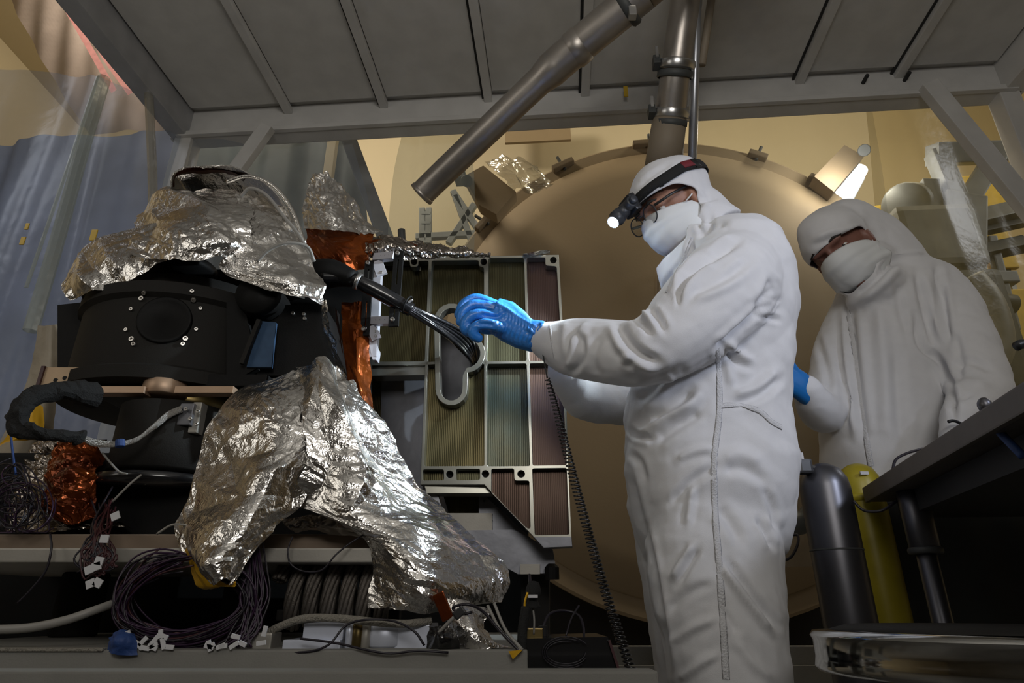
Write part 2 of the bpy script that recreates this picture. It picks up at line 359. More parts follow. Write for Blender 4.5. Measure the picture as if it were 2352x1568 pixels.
def sheet(rows, nu, nv, cr=None, edge=0.0, seed=1, thick=0.0):
    """a draped sheet through rows of (px, py, depth); cr: arguments of crush; edge: raggedness of the border in metres"""
    C = np.array([[tuple(W(*p)) if not isinstance(p, Vector) else tuple(p) for p in r] for r in rows])
    nr, nc = C.shape[:2]
    A = np.array([crom(C[i], max(1, nu//(nc-1))) for i in range(nr)])            # along the rows
    G = np.stack([crom(A[:, k], max(1, nv//(nr-1))) for k in range(A.shape[1])], 1)
    H, Wd = G.shape[:2]
    U = np.zeros((H, Wd)); Vv = np.zeros((H, Wd))
    U[:, 1:] = np.cumsum(np.linalg.norm(np.diff(G, axis=1), axis=2), 1); Vv[1:] = np.cumsum(np.linalg.norm(np.diff(G, axis=0), axis=2), 0)
    U = np.broadcast_to(U.mean(0), (H, Wd)).copy(); Vv = np.broadcast_to(Vv.mean(1)[:, None], (H, Wd)).copy()
    du = np.gradient(G, axis=1); dv = np.gradient(G, axis=0); Nn = np.cross(du, dv); Nn /= np.linalg.norm(Nn, axis=2, keepdims=True)+1e-9
    tocam = np.array(CAM)-G; fl = np.sign((Nn*tocam).sum(2).mean()); Nn = Nn*fl
    if cr:
        cr = dict(cr); h = crush(U, Vv, seed, **cr); G = G+Nn*h[..., None]
        lat = crush(U+5, Vv+9, seed+77, **{**cr, 'amp': cr['amp']*0.5}); tu = du/(np.linalg.norm(du, axis=2, keepdims=True)+1e-9)
        G = G+tu*lat[..., None]
    if edge:
        ii = np.arange(H)[:, None]/(H-1); jj = np.arange(Wd)[None]/(Wd-1)
        we = np.exp(-np.minimum(np.minimum(ii, 1-ii)*H, np.minimum(jj, 1-jj)*Wd)/3.0)
        e1 = crush(U, Vv, seed+31, 14, edge, 3, gain=0.6); e2 = crush(U, Vv, seed+57, 14, edge, 3, gain=0.6)
        tu = du/(np.linalg.norm(du, axis=2, keepdims=True)+1e-9); tv = dv/(np.linalg.norm(dv, axis=2, keepdims=True)+1e-9)
        G = G+(tu*e1[..., None]+tv*e2[..., None])*we[..., None]
    V = G.reshape(-1, 3); idx = np.arange(H*Wd).reshape(H, Wd)
    Fc = np.stack([idx[:-1, :-1], idx[:-1, 1:], idx[1:, 1:], idx[1:, :-1]], 2).reshape(-1, 4)
    return V, Fc
def path(pts, d=None, n=8):
    return crom([W(*(p if len(p) == 3 else (*p, d))) for p in pts], n)
def bolt_mesh():
    """cap screw with a sunk socket, axis +Z, 10 mm wide"""
    p = [(0.0050, 0.0), (0.0050, 0.004), (0.0046, 0.0048), (0.0026, 0.0048), (0.0024, 0.0012)]
    me = bpy.data.meshes.new('bolt'); V, Fc = lathe(p, (0, 0, 0), (0, 0, 1), 12); me.from_pydata([tuple(v) for v in V], [], Fc)
    me.materials.append(MATS['bolt']); return me
BOLT = None
def bolt(p, n, par, size=1.0):
    global BOLT
    if BOLT is None: BOLT = bolt_mesh()
    o = bpy.data.objects.new('bolt', BOLT); COL.objects.link(o); adopt(o, par)
    q = Vector((0, 0, 1)).rotation_difference(Vector(n).normalized())
    o.matrix_basis = Matrix.Translation(p) @ q.to_matrix().to_4x4() @ Matrix.Diagonal((size, size, size, 1)); return o
def cyl(a, b, r, n=24, r2=None):
    a, b = Vector(a), Vector(b); L = (b-a).length; r2 = r if r2 is None else r2; e = min(0.1*r, 0.1*L)
    return lathe([(r-e, 0), (r, e), (r2, L-e), (r2-e, L)], a, b-a, n)

def roughen(VF, amp, scale, seed):
    """push a closed shape in and out a little"""
    V = np.array([tuple(v) for v in VF[0]]); c = crush(V[:, 0]+0.7*V[:, 1], V[:, 2]-0.4*V[:, 1], seed, scale, amp, 3); d = crush(V[:, 1]+0.3*V[:, 0], V[:, 2]+V[:, 0], seed+5, scale, amp, 3)
    return V+np.stack([c*0.6, d, c], 1), VF[1]
# ------------------------------------------------------------------ the hall
def struct(o, label, kind='structure'): return tag(o, label, kind=kind)
struct(obj('floor', box((0.0, 3.0, -0.05), (16, 14, 0.1)), 'floor'), 'dark grey hall floor under everything')
struct(obj('wall_back', box(Vector((0.0, 8.0, 4.0)), (15.6, 0.2, 8.2), ROOM), 'cream_wall'), 'cream painted hall wall far behind the chamber')
struct(obj('wall_left', box(Vector((-7.4, 3.0, 4.0)), (0.2, 14, 8.2)), 'cream_wall'), 'cream hall wall beyond the plastic on the far left')
struct(obj('wall_right', box(Vector((7.4, 3.0, 4.0)), (0.2, 14, 8.2)), 'cream_wall'), 'cream hall wall beyond the plastic on the far right')
struct(obj('wall_front', box(Vector((0.0, -4.0, 4.0)), (15, 0.2, 8.2)), 'dark_wall'), 'dim hall wall behind the photographer')
struct(obj('ceiling', box((0.0, 3.0, 8.2), (15.6, 14.4, 0.2)), 'cream_wall'), 'cream hall ceiling high above the tent')
# louvred vent high on the left of the back wall
vt = thing('wall_vent', 'louvred grey vent in the cream wall, top left behind the tent', 'vent', W(0, 180, 7.6))
obj('vent_frame', box(W(-30, 175, 7.75), (0.75, 0.06, 0.42), ROOM, 0.01), 'rig_grey', vt)
for k in range(6): obj('louvre', box(W(-30, 175, 7.68)+UP*(0.15-0.06*k), (0.66, 0.05, 0.02), (RR, (RD+UP*0.5).normalized(), (UP-RD*0.5).normalized())), 'tent_bar', vt)

# ------------------------------------------------------------------ clean tent: ceiling and frame
ZC = EYE+2.6
CL, CR = Wz(438, 274, ZC), Wz(2293, 166, ZC)
xd = (CR-CL); Wt = xd.length; X = xd.normalized(); D = Vector((-X.y, X.x, 0))      # X along the far beam, D away
ceil = struct(obj('ceiling', box((CL+CR)/2-D*2.6+UP*0.08, (Wt, 5.2, 0.04), (X, D, UP)), 'tent_panel'), 'grey ceiling of the clean tent made of long panels between bars')
joints = [Wz(*p, ZC) for p in ((660, 256), (880, 243), (1120, 222), (1345, 208), (1580, 200), (1840, 185), (2070, 170))]
us = [0.0]+[(j-CL).dot(X) for j in joints]+[Wt]
for a, b in zip(us, us[1:]):
    for k in range(2):
        obj('ceiling_panel', box(CL+X*((a+b)/2)-D*(0.04+1.3+2.6*k)+UP*0.045, (b-a-0.05, 2.58, 0.03), (X, D, UP), 0.004), 'tent_panel', ceil)
for u in us[1:-1]:
    obj('ceiling_bar', box(CL+X*u-D*2.6+UP*0.015, (0.045, 5.2, 0.035), (X, D, UP), 0.004), 'tent_bar', ceil)
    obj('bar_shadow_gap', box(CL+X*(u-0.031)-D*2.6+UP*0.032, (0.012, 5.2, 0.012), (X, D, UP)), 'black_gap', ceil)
fr = thing('tent_frame', 'pale aluminium frame of the clean tent with beams, corner posts and diagonal braces', 'tent frame', (CL.x, CL.y, 0))
bh = 0.15
obj('beam', box((CL+CR)/2+D*0.05-UP*0.015, (Wt+0.2, 0.10, 0.23), (X, D, UP), 0.006), 'tent_bar', fr)
obj('beam_lip', box((CL+CR)/2-D*0.012-UP*(bh-0.03), (Wt+0.1, 0.03, 0.03), (X, D, UP), 0.004), 'tent_bar', fr)
obj('beam', box(CL-X*0.04-D*2.6-UP*0.015, (0.10, 5.3, 0.23), (X, D, UP), 0.006), 'tent_metal', fr)
obj('beam_track', box(CL-X*0.11-D*2.6-UP*0.03, (0.03, 5.3, 0.06), (X, D, UP), 0.004), 'black_gap', fr)
obj('beam', box(CR+X*0.04-D*2.6-UP*0.015, (0.10, 5.3, 0.23), (X, D, UP), 0.006), 'tent_bar', fr)
for c, s in ((CL, -1), (CR, 1)):
    p = c+X*0.05*s*0.4+D*0.05
    obj('post', bar(p-UP*0.1, Vector((p.x, p.y, 0)), 0.10, bev=0.006, roll=X), 'tent_bar', fr)
bl = Wz(612, 285, ZC-0.14); obj('brace', bar(bl+D*0.02, Vector((CL.x, CL.y, 0))+UP*(ZC-1.05)+D*0.04, 0.075, 0.05, 0.005, roll=X), 'tent_bar', fr)
br = Wz(2130, 195, ZC-0.10); obj('brace', bar(br, Vector((CR.x, CR.y, 0))+UP*(ZC-1.02)+D*0.04, 0.09, 0.06, 0.005, roll=X), 'tent_bar', fr)
for px, py in ((1987, 182), (2083, 176)): obj('bolt', cyl(Wz(px, py, ZC-0.02)-D*0.03, Wz(px, py, ZC-0.02)+D*0.03, 0.010, 10), 'black_gap', fr)
o = obj('tape_mark', box(Wz(1437, 214, ZC-0.03)-D*0.012, (0.022, 0.006, 0.07), (X, D, UP)), 'yellow_tape', fr)
# loose clamps under the left beam
for i, (px, py) in enumerate(((262, 105), (205, 12))):
    c = thing('spring_clamp', ('black spring clamp on the left tent beam beside the pink sheet', 'black spring clamp near the top left corner of the tent beam')[i], 'clamp', Wz(px, py, ZC-0.03))
    q = Wz(px, py, ZC-0.03)
    obj('jaw', box(q, (0.05, 0.10, 0.05), (X, D, UP), 0.008), 'black_plastic', c)
    obj('lever', bar(q, q+D*0.10-UP*0.05+X*0.02, 0.02, 0.015, 0.003), 'black_plastic', c)

# ------------------------------------------------------------------ plastic and drapes beyond the frame
def curtain(rows, nu, nv, amp, freq, seed):
    V, Fc = sheet(rows, nu, nv); V = np.array(V); Lx = V[:, 0]*math.cos(0.2)+V[:, 2]*0.04
    V = V + np.outer(amp*(snoise(Lx*freq, V[:, 2]*0.35, seed)+0.6*snoise(Lx*freq*2.3, V[:, 2]*0.5, seed+4)), np.array((0.25, 0.97, 0))); return V, Fc
o = obj('blue_drape', curtain([[(-500, 345, 4.4), (0, 325, 4.3), (250, 306, 4.2), (445, 292, 4.2)], [(-500, 800, 4.4), (0, 800, 4.3), (250, 800, 4.2), (445, 800, 4.2)],
      [(-500, 1380, 4.4), (0, 1380, 4.3), (250, 1380, 4.2), (445, 1380, 4.2)]], 150, 60, 0.07, 3.2, 3), 'blue_tarp', smooth=True)
tag(o, 'dark blue wrapped drape hanging on the left behind clear plastic', 'drape')
o = obj('dark_drape', curtain([[(440, 290, 4.5), (600, 285, 4.5), (700, 290, 4.5), (790, 300, 4.5)], [(440, 480, 4.5), (600, 480, 4.5), (740, 480, 4.5), (850, 480, 4.5)],
      [(440, 1250, 4.5), (600, 1250, 4.5), (760, 1250, 4.5), (900, 1250, 4.5)]], 90, 60, 0.07, 3.0, 8), 'teal_tarp', smooth=True)
tag(o, 'dark grey green drape behind the silver foil and the left brace', 'drape')
o = obj('pink_sheet', curtain([[(-10, -60, 5.2), (150, -60, 4.9), (330, -60, 4.6)], [(120, 170, 5.2), (250, 170, 4.9), (370, 170, 4.6)], [(215, 318, 5.2), (310, 305, 4.9), (420, 300, 4.6)]], 40, 40, 0.06, 2.0, 5), 'pink_sheet', smooth=True)
tag(o, 'pinkish grey plastic sheet sloping down beside the left tent beam', 'plastic sheet')
for i, pts in enumerate((((118, -40), (200, 100), (262, 210)), ((150, -40), (228, 110), (300, 215)))):
    P = path(pts, 4.55, 6); V = []
    for p in P: V += [p-np.array((0.02, 0, 0.02)), p+np.array((0.02, 0, 0.02))]
    VF = (V, [(2*k, 2*k+1, 2*k+3, 2*k+2) for k in range(len(P)-1)])
    tag(obj('red_tape', VF, 'red_tape'), ('red tape strip on the pink sheet, the one farther left', 'red tape strip on the pink sheet, the one nearer the tent beam')[i], 'tape')
o = obj('plastic_curtain', curtain([[(-330, 60, 2.55), (-60, 150, 2.6), (120, 150, 2.7), (300, 215, 2.75), (405, 280, 2.8)], [(-500, 520, 2.55), (-180, 520, 2.6), (40, 520, 2.7), (210, 520, 2.75), (350, 520, 2.8)],
      [(-700, 1350, 2.55), (-400, 1350, 2.6), (-140, 1350, 2.7), (90, 1350, 2.75), (290, 1350, 2.8)]], 160, 60, 0.075, 4.2, 11), 'blue_plastic', smooth=True)
tag(o, 'clear plastic curtain with long folds on the left of the tent', 'plastic curtain')
def strip(name, P, w, m, label, cat, thick=0.004):
    V, Fc = tube([Vector(p) for p in P], w/2, 8, squash=thick/w*2); return tag(obj(name, (V, Fc), m), label, cat)
strip('curtain_hem', path(((240, 180), (188, 350), (135, 540), (70, 760)), 2.62, 8), 0.065, 'clear_plastic', 'greenish folded hem of clear plastic running down at the left', 'curtain hem', 0.03)
strip('curtain_hem', path(((225, 175), (150, 400), (60, 660)), 2.60, 8), 0.012, 'clear_plastic', 'thin rolled plastic hem left of the wide greenish one', 'curtain hem', 0.010)
strip('hanging_strip', path(((338, 150), (344, 260), (350, 400), (352, 560)), 2.55, 8), 0.055, 'milky_plastic', 'pale plastic strip hanging straight from the left tent beam', 'plastic strip', 0.02)
for i, (px, py, s) in enumerate(((215, 540, 0.030), (52, 553, 0.022), (62, 520, 0.018))):
    q = W(px, py, 2.60); tag(obj('tape_dot', box(q, (s, 0.006, s*2.0), None, 0.003), 'yellow_tape'), ('yellow tape patch on the curtain left of the foil', 'yellow tape tab low on the far left curtain', 'yellow tape tab just above the low one at far left')[i], 'tape')
# middle: milky plastic hanging from the beam with a slanting pole behind
o = obj('plastic_curtain', curtain([[(930, 285, 2.95), (1000, 282, 2.95), (1075, 278, 2.95)], [(905, 420, 2.95), (965, 420, 2.95), (1090, 420, 2.95)], [(890, 640, 2.95), (950, 640, 2.95), (1090, 640, 2.95)]], 60, 40, 0.04, 7, 21), 'clear_plastic', smooth=True)
tag(o, 'clear plastic strip hanging from the far beam behind the slanting duct', 'plastic curtain')
o = obj('plastic_curtain', curtain([[(430, 300, 2.95), (560, 295, 2.95), (690, 290, 2.95), (800, 285, 2.95)], [(400, 560, 2.95), (540, 560, 2.95), (690, 560, 2.95), (860, 560, 2.95)], [(380, 1100, 2.95), (540, 1100, 2.95), (690, 1100, 2.95), (880, 1100, 2.95)]], 80, 40, 0.06, 4, 24), 'blue_plastic', smooth=True)
tag(o, 'clear plastic curtain behind the foil topped instrument', 'plastic curtain')
o = obj('plastic_curtain', curtain([[(1590, 248, 3.05), (1800, 240, 3.05), (2000, 232, 3.05)], [(1590, 500, 3.05), (1800, 500, 3.05), (2040, 500, 3.05)], [(1590, 1300, 3.05), (1820, 1300, 3.05), (2120, 1300, 3.05)]], 60, 60, 0.06, 2.6, 25), 'faint_plastic', smooth=True)
tag(o, 'clear plastic sheet under the far beam above the chamber door', 'plastic curtain')
o = obj('amber_curtain', curtain([[(1985, 232, 3.1), (2150, 215, 3.1), (2300, 200, 3.1), (2480, 190, 3.1)], [(2020, 500, 3.1), (2200, 480, 3.1), (2380, 470, 3.1), (2560, 460, 3.1)], [(2080, 1150, 3.1), (2280, 1150, 3.1), (2480, 1150, 3.1), (2700, 1150, 3.1)]], 100, 60, 0.07, 3.2, 27), 'amber_plastic', smooth=True)
tag(o, 'yellowish see-through plastic curtain at the right of the tent', 'plastic curtain')

# ------------------------------------------------------------------ vacuum chamber door
DN = -RD; P0 = W(1530, 900, 4.5)
pts = [Wpl(px, py, P0, DN) for px, py in ((1085, 535), (1180, 450), (1290, 385), (1400, 350), (1530, 335), (1640, 338), (1740, 358), (1870, 420), (1960, 480), (1290, 1345), (1400, 1400), (1500, 1438))]
A = np.array([[(p-P0).dot(RR), (p-P0).dot(UP), 1] for p in pts]); bq = np.array([(p-P0).dot(RR)**2+(p-P0).dot(UP)**2 for p in pts])
s_ = np.linalg.lstsq(A, bq, rcond=None)[0]; ca, cb = s_[0]/2, s_[1]/2; RAD = math.sqrt(s_[2]+ca*ca+cb*cb); DC = P0+RR*ca+UP*cb
print('CHAMBER', DC, RAD)
ch = thing('chamber_door', 'huge round brown chamber door behind the worker', 'chamber door', Vector((DC.x, DC.y, DC.z-RAD)))
o = obj('door_disc', lathe([(0.0001, 0.16), (RAD*0.45, 0.15), (RAD*0.80, 0.11), (RAD*0.93, 0.06), (RAD*0.94, 0.0)], DC, DN, 96), 'chamber', ch, True)
smooth_by_angle(obj('door_flange', lathe([(RAD*0.925, 0.0), (RAD*0.925, 0.035), (RAD*0.99, 0.035), (RAD, 0.02), (RAD, -0.16), (RAD*0.925, -0.16)], DC, DN, 96), 'chamber', ch))
for px, py, L in ((1290, 385, 0.20), (1740, 358, 0.16), (1108, 512, 0.22), (1880, 425, 0.2), (1500, 400, 0.3)):
    q = Wpl(px, py, P0, DN); rd = (q-DC).normalized(); tg = rd.cross(DN)
    q = DC+rd*RAD*0.985
    c_ = obj('clamp', box(q+DN*0.05, (L, 0.05, 0.09), (tg, rd, DN), 0.01), 'chamber_dark', ch)
    obj('clamp_pin', cyl(q+DN*0.05-rd*0.04, q+DN*0.05+rd*0.11, 0.014, 10), 'rig_dark', c_)
P = path(((1512, 690), (1512, 640), (1520, 622), (1545, 618), (1580, 618)), 4.28, 8); obj('grab_handle', tube(P, 0.022, 8), 'chamber_dark', ch, True)
P = path(((1868, 830), (1862, 860), (1868, 895), (1880, 910)), 4.3, 6); obj('door_boss', lathe([(0.10, 0), (0.10, 0.06), (0.06, 0.08)], W(1885, 850, 4.34), DN, 24), 'chamber_dark', ch)
# hinge blocks that stand out from the rim, left and right
for i, (poly, lab) in enumerate(((((1065, 405), (1110, 380), (1185, 440), (1140, 492), (1100, 470)), 'tan swing arm block on the upper left rim of the chamber door'),
                                 (((1870, 405), (1940, 333), (1985, 358), (1915, 440)), 'dark brown swing arm block on the upper right rim of the chamber door'))):
    b = thing('door_bracket', lab, 'bracket', W(*poly[0], 4.25))
    obj('block', prism([W(*p, 4.2) for p in poly], RD, 0.13), 'chamber' if i == 0 else 'chamber_dark', b)
    if i == 0:
        obj('pivot', cyl(W(1072, 415, 4.15), W(1072, 415, 4.5), 0.05, 14), 'rig_dark', b); obj('pivot_lug', box(W(1058, 410, 4.2), (0.09, 0.12, 0.07), ROOM, 0.01), 'rig_dark', b)
    else:
        obj('pivot', cyl(W(1985, 345, 4.15), W(1985, 345, 4.5), 0.05, 14), 'rig_dark', b)
# crumpled clear bag on the left bracket
o = obj('plastic_bag', sheet([[(1110, 370, 4.15), (1165, 345, 4.1), (1235, 385, 4.2)], [(1150, 405, 4.1), (1190, 400, 4.0), (1260, 415, 4.2)], [(1180, 440, 4.15), (1215, 440, 4.1), (1270, 430, 4.2)]], 40, 40, dict(scale=6, amp=0.05), 0.02, 3), 'milky_plastic')
tag(o, 'crumpled clear plastic bag over the left door bracket', 'plastic bag')
# work lamp seen past the right bracket
wl = thing('tube_lamp', 'bright white lamp glowing beside the right door bracket', 'lamp', W(1955, 450, 4.6))
mat('tube_glow', (1, 1, 1), 0.3, emit=(1.0, 0.99, 0.94), estr=14)
a, b = W(1938, 458, 4.62), W(1976, 388, 4.62)
obj('lamp_tube', cyl(a, b, 0.065, 16), 'tube_glow', wl, True)
obj('lamp_housing', bar(a+RD*0.09, b+RD*0.09, 0.16, 0.05, 0.01, roll=RR), 'rig_grey', wl)
obj('lamp_bulb', ellipsoid(W(1925, 440, 4.55), ROOM, (0.035, 0.035, 0.05)), 'tube_glow', wl, True)
pl = bpy.data.lights.new('tube_lamp_light', 'POINT'); pl.energy = 22; pl.color = (1, 0.97, 0.88); pl.shadow_soft_size = 0.1
plo = bpy.data.objects.new('lamp_light', pl); COL.objects.link(plo); plo.location = W(1940, 385, 4.0); adopt(plo, wl)
# shelf rail and bundle of grey rods left of the door
rk = thing('truss_stand', 'grey blurred truss stand behind the plastic left of the chamber door', 'stand', W(1000, 560, 5.2))
for a, b in (((985, 480), (985, 1350)), ((970, 480), (970, 1350)), ((1045, 450), (1085, 560)), ((1090, 470), (1030, 560)), ((1040, 440), (1110, 545)), ((955, 545), (1140, 535))):
    obj('rod', bar(W(*a, 5.3), W(*b, 5.3), 0.06, bev=0.005), 'rig_grey', rk)
for k in range(6): obj('rung', bar(W(968, 490+22*k, 5.28), W(988, 490+22*k, 5.28), 0.03), 'rig_grey', rk)
_a, _b = W(790, 290, 3.4), W(905, 600, 3.4); tag(obj('slant_pole', bar(_a, _a+(_b-_a)*(_a.z/(_a.z-_b.z)), 0.10, bev=0.008), 'rig_grey'), 'grey slanting pole behind plastic right of the foil peak', 'pole')
_a = W(770, 290, 4.3); tag(obj('upright_pole', bar(_a, (_a.x, _a.y, 0), 0.075, bev=0.005), 'cream_wall'), 'cream upright pole behind the drape above the foil peak', 'pole')
tag(obj('short_stub', cyl(W(922, 528, 2.0), W(924, 560, 2.0), 0.014, 12), 'rig_dark'), 'short dark stub standing behind the top edge of the foil', 'stub')
tag(obj('wall_board', box(W(1235, 292, 7.3), (0.95, 0.05, 0.55), ROOM, 0.01), 'chamber'), 'tan board on the hall wall under the far beam', 'board')

# ------------------------------------------------------------------ ducts
du = thing('slanting_duct', 'silver exhaust duct slanting down across the ceiling', 'duct', W(965, 470, 2.35))
_s = W(1480, -20, 1.75); _t = _s-W(1315, 118, 1.95); _u = _s+_t*((ZC-_s.z)/_t.z)
P = path(((1480, -20, 1.75), (1315, 118, 1.95), (1240, 185, 2.04), (1120, 300, 2.2), (1010, 405, 2.35), (968, 446, 2.4)), n=6)
L = np.linspace(0, 1, len(P)); rr = np.interp(L, [0, 0.34, 0.40, 1.0], [0.072, 0.072, 0.060, 0.058])
obj('duct_pipe', tube(P, rr, 28, cap=False), 'steel_duct', du, True); obj('duct_upper', tube([_u, _s-_t*0.02], 0.0715, 28), 'steel_duct', du, True)
obj('duct_lining', tube(P, rr*0.94, 20, cap=False), 'rig_dark', du, True)
t = (Vector(P[8])-Vector(P[6])).normalized(); c = W(1325, 110, 1.94); obj('duct_collar', lathe([(0.072, -0.035), (0.077, -0.03), (0.077, 0.02), (0.062, 0.05)], c, t, 28, False), 'steel_duct', du, True)
e = Vector(P[-1]); t = (Vector(P[-1])-Vector(P[-3])).normalized(); obj('duct_lip', lathe([(0.058, -0.015), (0.062, -0.01), (0.062, 0.004), (0.056, 0.006)], e, t, 28, False), 'steel_duct', du, True)
c = W(1440, 15, 1.80); t = (Vector(P[3])-Vector(P[0])).normalized(); obj('duct_clamp', lathe([(0.074, -0.02), (0.082, -0.012), (0.082, 0.012), (0.074, 0.02)], c, t, 28, False), 'rig_dark', du, True)
obj('clamp_bolt', box(W(1452, 30, 1.76), (0.03, 0.03, 0.05), None, 0.004), 'bright_steel', du)
vd = thing('upright_duct', 'brown upright duct with two clamp rings behind the worker head', 'duct', W(1525, 385, 2.3))
P = [W(1578, -30, 1.9), W(1555, 140, 2.05), W(1540, 262, 2.2)]
_t = P[0]-P[1]; P = [P[0]+_t*((ZC-P[0].z)/_t.z)]+P
obj('duct_pipe', tube(crom(P, 6), [0.061, 0.062, 0.064, 0.068], 28, cap=False), 'steel_duct', vd, True)
obj('duct_end', tube([W(1540, 258, 2.2), W(1530, 330, 2.27), W(1522, 395, 2.35)], [0.074, 0.079, 0.085], 28), 'duct_paint', vd, True)
for px, py, d in ((1553, 150, 2.06), (1541, 262, 2.2)):
    c = W(px, py, d); t = (W(1540, 262, 2.2)-W(1578, -30, 1.9)).normalized()
    smooth_by_angle(obj('clamp_ring', lathe([(0.068, -0.022), (0.080, -0.016), (0.084, 0), (0.080, 0.016), (0.068, 0.022)], c, t, 32, False), 'bright_steel', vd))
    q = c-X*0.088-D*0.02; obj('clamp_screw', box(q, (0.03, 0.05, 0.045), (X, D, UP), 0.004), 'rig_dark', vd); obj('clamp_lever', bar(q-D*0.03, q+UP*0.05-D*0.04, 0.012), 'bright_steel', vd)
    obj('clamp_band', lathe([(0.070, 0.024), (0.076, 0.028), (0.077, 0.05), (0.071, 0.054)], c, t, 32, False), 'rig_dark', vd, True)
tag(obj('hanging_tube', cyl(W(1601, 5, 1.98)+(W(1601, 5, 1.98)-W(1590, 372, 2.3))*((ZC-W(1601, 5, 1.98).z)/(W(1601, 5, 1.98).z-W(1590, 372, 2.3).z)), W(1590, 372, 2.3), 0.020, 16), 'pole_steel', smooth=True), 'thin bluish steel tube hanging beside the upright duct', 'tube')
tag(obj('hanging_rod', cyl(W(1635, -10, 2.0)+(W(1635, -10, 2.0)-W(1612, 150, 2.1))*((ZC-W(1635, -10, 2.0).z)/(W(1635, -10, 2.0).z-W(1612, 150, 2.1).z)), W(1612, 150, 2.1), 0.018, 12), 'duct_paint', smooth=True), 'brown rod slanting behind the bluish tube', 'rod')

# ------------------------------------------------------------------ blurred rig at the right behind the plastic
rg = thing('test_rig', 'grey machine frame blurred behind yellowish plastic at right', 'machine', (3.2, 4.2, 0))
rd_ = 4.0
def rb(a, b, w, h=None, m='rig_grey', n='rig_bar', d=rd_): return obj(n, bar(W(*a, d), W(*b, d), w, h or w, 0.01, roll=RR), m, rg)
rb((2140, 355), (2300, 350), 0.16); rb((2150, 350), (2200, 470), 0.13); rb((2285, 360), (2210, 480), 0.14); rb((2130, 420), (2165, 620), 0.12)
rb((2205, 460), (2200, 640), 0.28, 0.2); rb((2160, 600), (2352, 560), 0.10, m='rig_dark')
rb((2190, 520), (2400, 470), 0.13, n='rig_arm'); rb((2190, 545), (2400, 500), 0.06, m='rig_dark', n='rig_arm')
rb((2215, 560), (2260, 700), 0.05); rb((2275, 545), (2330, 760), 0.06); rb((2200, 640), (2330, 640), 0.09)
obj('motor', cyl(W(2080, 470, rd_), W(2110, 470, rd_+0.3), 0.17, 20), 'rig_grey', rg, True)
obj('motor_housing', box(W(2140, 560, rd_), (0.55, 0.3, 0.5), ROOM, 0.05), 'rig_grey', rg); obj('rig_base', box(W(2215, 780, rd_), (0.5, 0.4, 0.9), ROOM, 0.06), 'rig_dark', rg)
obj('rig_hose', tube(path(((2225, 640), (2270, 700), (2290, 790), (2260, 860)), 3.8, 8), 0.10, 12), 'rig_grey', rg, True)
obj('rig_valve', cyl(W(2262, 690, 3.9), W(2330, 700, 3.9), 0.07, 14), 'rig_dark', rg, True)
obj('rig_light', box(W(2037, 495, 4.2), (0.20, 0.1, 0.14), ROOM, 0.02), 'rig_yellow', rg)
for px, py, w, h in ((2213, 600, 0.20, 0.26), (2292, 575, 0.22, 0.36), (2250, 455, 0.75, 0.45), (2300, 745, 0.5, 0.6)): obj('yellow_lit_pane', box(W(px, py, 4.6), (w, 0.05, h), ROOM, 0.01), 'rig_yellow', rg)  # panes behind the rig, the yellow light on them put into their colour
for k in range(2): q = W(2225+80*k, 600, 4.62); obj('panel_post', bar((q.x, q.y, 0), q+UP*0.7, 0.04), 'rig_grey', rg)
# ------------------------------------------------------------------ people in coveralls
def sec(py, xl, xr, d, hd, sk=0.0):
    c = W((xl+xr)/2, py, d); return (c, Vector((1, sk, 0))*((xr-xl)/2/ppm(c)), Vector((0, hd, 0)))
def chain(pts, rpx):                               # limb: centre line in pixels and depth, half widths in pixels
    P = [W(*p) for p in pts]; r = [a/ppm(p) for a, p in zip(rpx, P)]
    C = crom(P, 5); rr = crom([(a, 0, 0) for a in r], 5)[:, 0]; return C, rr
def rounded(C, rr, n=20):
    e1 = ellipsoid(C[0], ROOM, (rr[0],)*3, 16, 10); e2 = ellipsoid(C[-1], ROOM, (rr[-1],)*3, 16, 10); return [tube(C, rr, n), e1, e2]
def creases(P, Nn, amp, seed, scale=9):
    u = P[:, 0]*0.85+P[:, 1]*0.9; v = P[:, 2]+0.25*P[:, 0]
    return P+Nn*crush(u, v, seed, scale, amp, 3, 2.2, 0.55, 0.9, 0.6, 0.7)[:, None]
def sculpt(P, Nn, folds, k=1.0):
    """raise or sink cloth along lines traced in the picture, on the side that faces the lens"""
    px, py = pix(P); tc = np.array(CAM)-P; tc /= np.linalg.norm(tc, axis=1, keepdims=True); face = np.clip((Nn*tc).sum(1)*2.5, 0, 1); h = np.zeros(len(P))
    for pts, w, amp in folds:
        C = crom([(a, b, 0) for a, b in pts], 5)[:, :2]; best = np.full(len(P), 1e9); bt = np.zeros(len(P)); m = len(C)-1
        near = (px > C[:, 0].min()-4*w) & (px < C[:, 0].max()+4*w) & (py > C[:, 1].min()-4*w) & (py < C[:, 1].max()+4*w); ix = np.where(near)[0]
        for i in range(m):
            a, b = C[i], C[i+1]; ab = b-a; t = np.clip(((px[ix]-a[0])*ab[0]+(py[ix]-a[1])*ab[1])/(ab@ab+1e-9), 0, 1)
            dd = np.hypot(px[ix]-a[0]-t*ab[0], py[ix]-a[1]-t*ab[1]); u = dd < best[ix]; best[ix] = np.where(u, dd, best[ix]); bt[ix] = np.where(u, (i+t)/m, bt[ix])
        q = (best/w)**2; h += amp*k*(np.exp(-q)*(1.0) - 0.35*np.exp(-((best-2*w)/w)**2))*np.minimum(1, np.minimum(bt, 1-bt)*6+0.25)*(best < 1e8)
    return P+Nn*(h*face)[:, None]
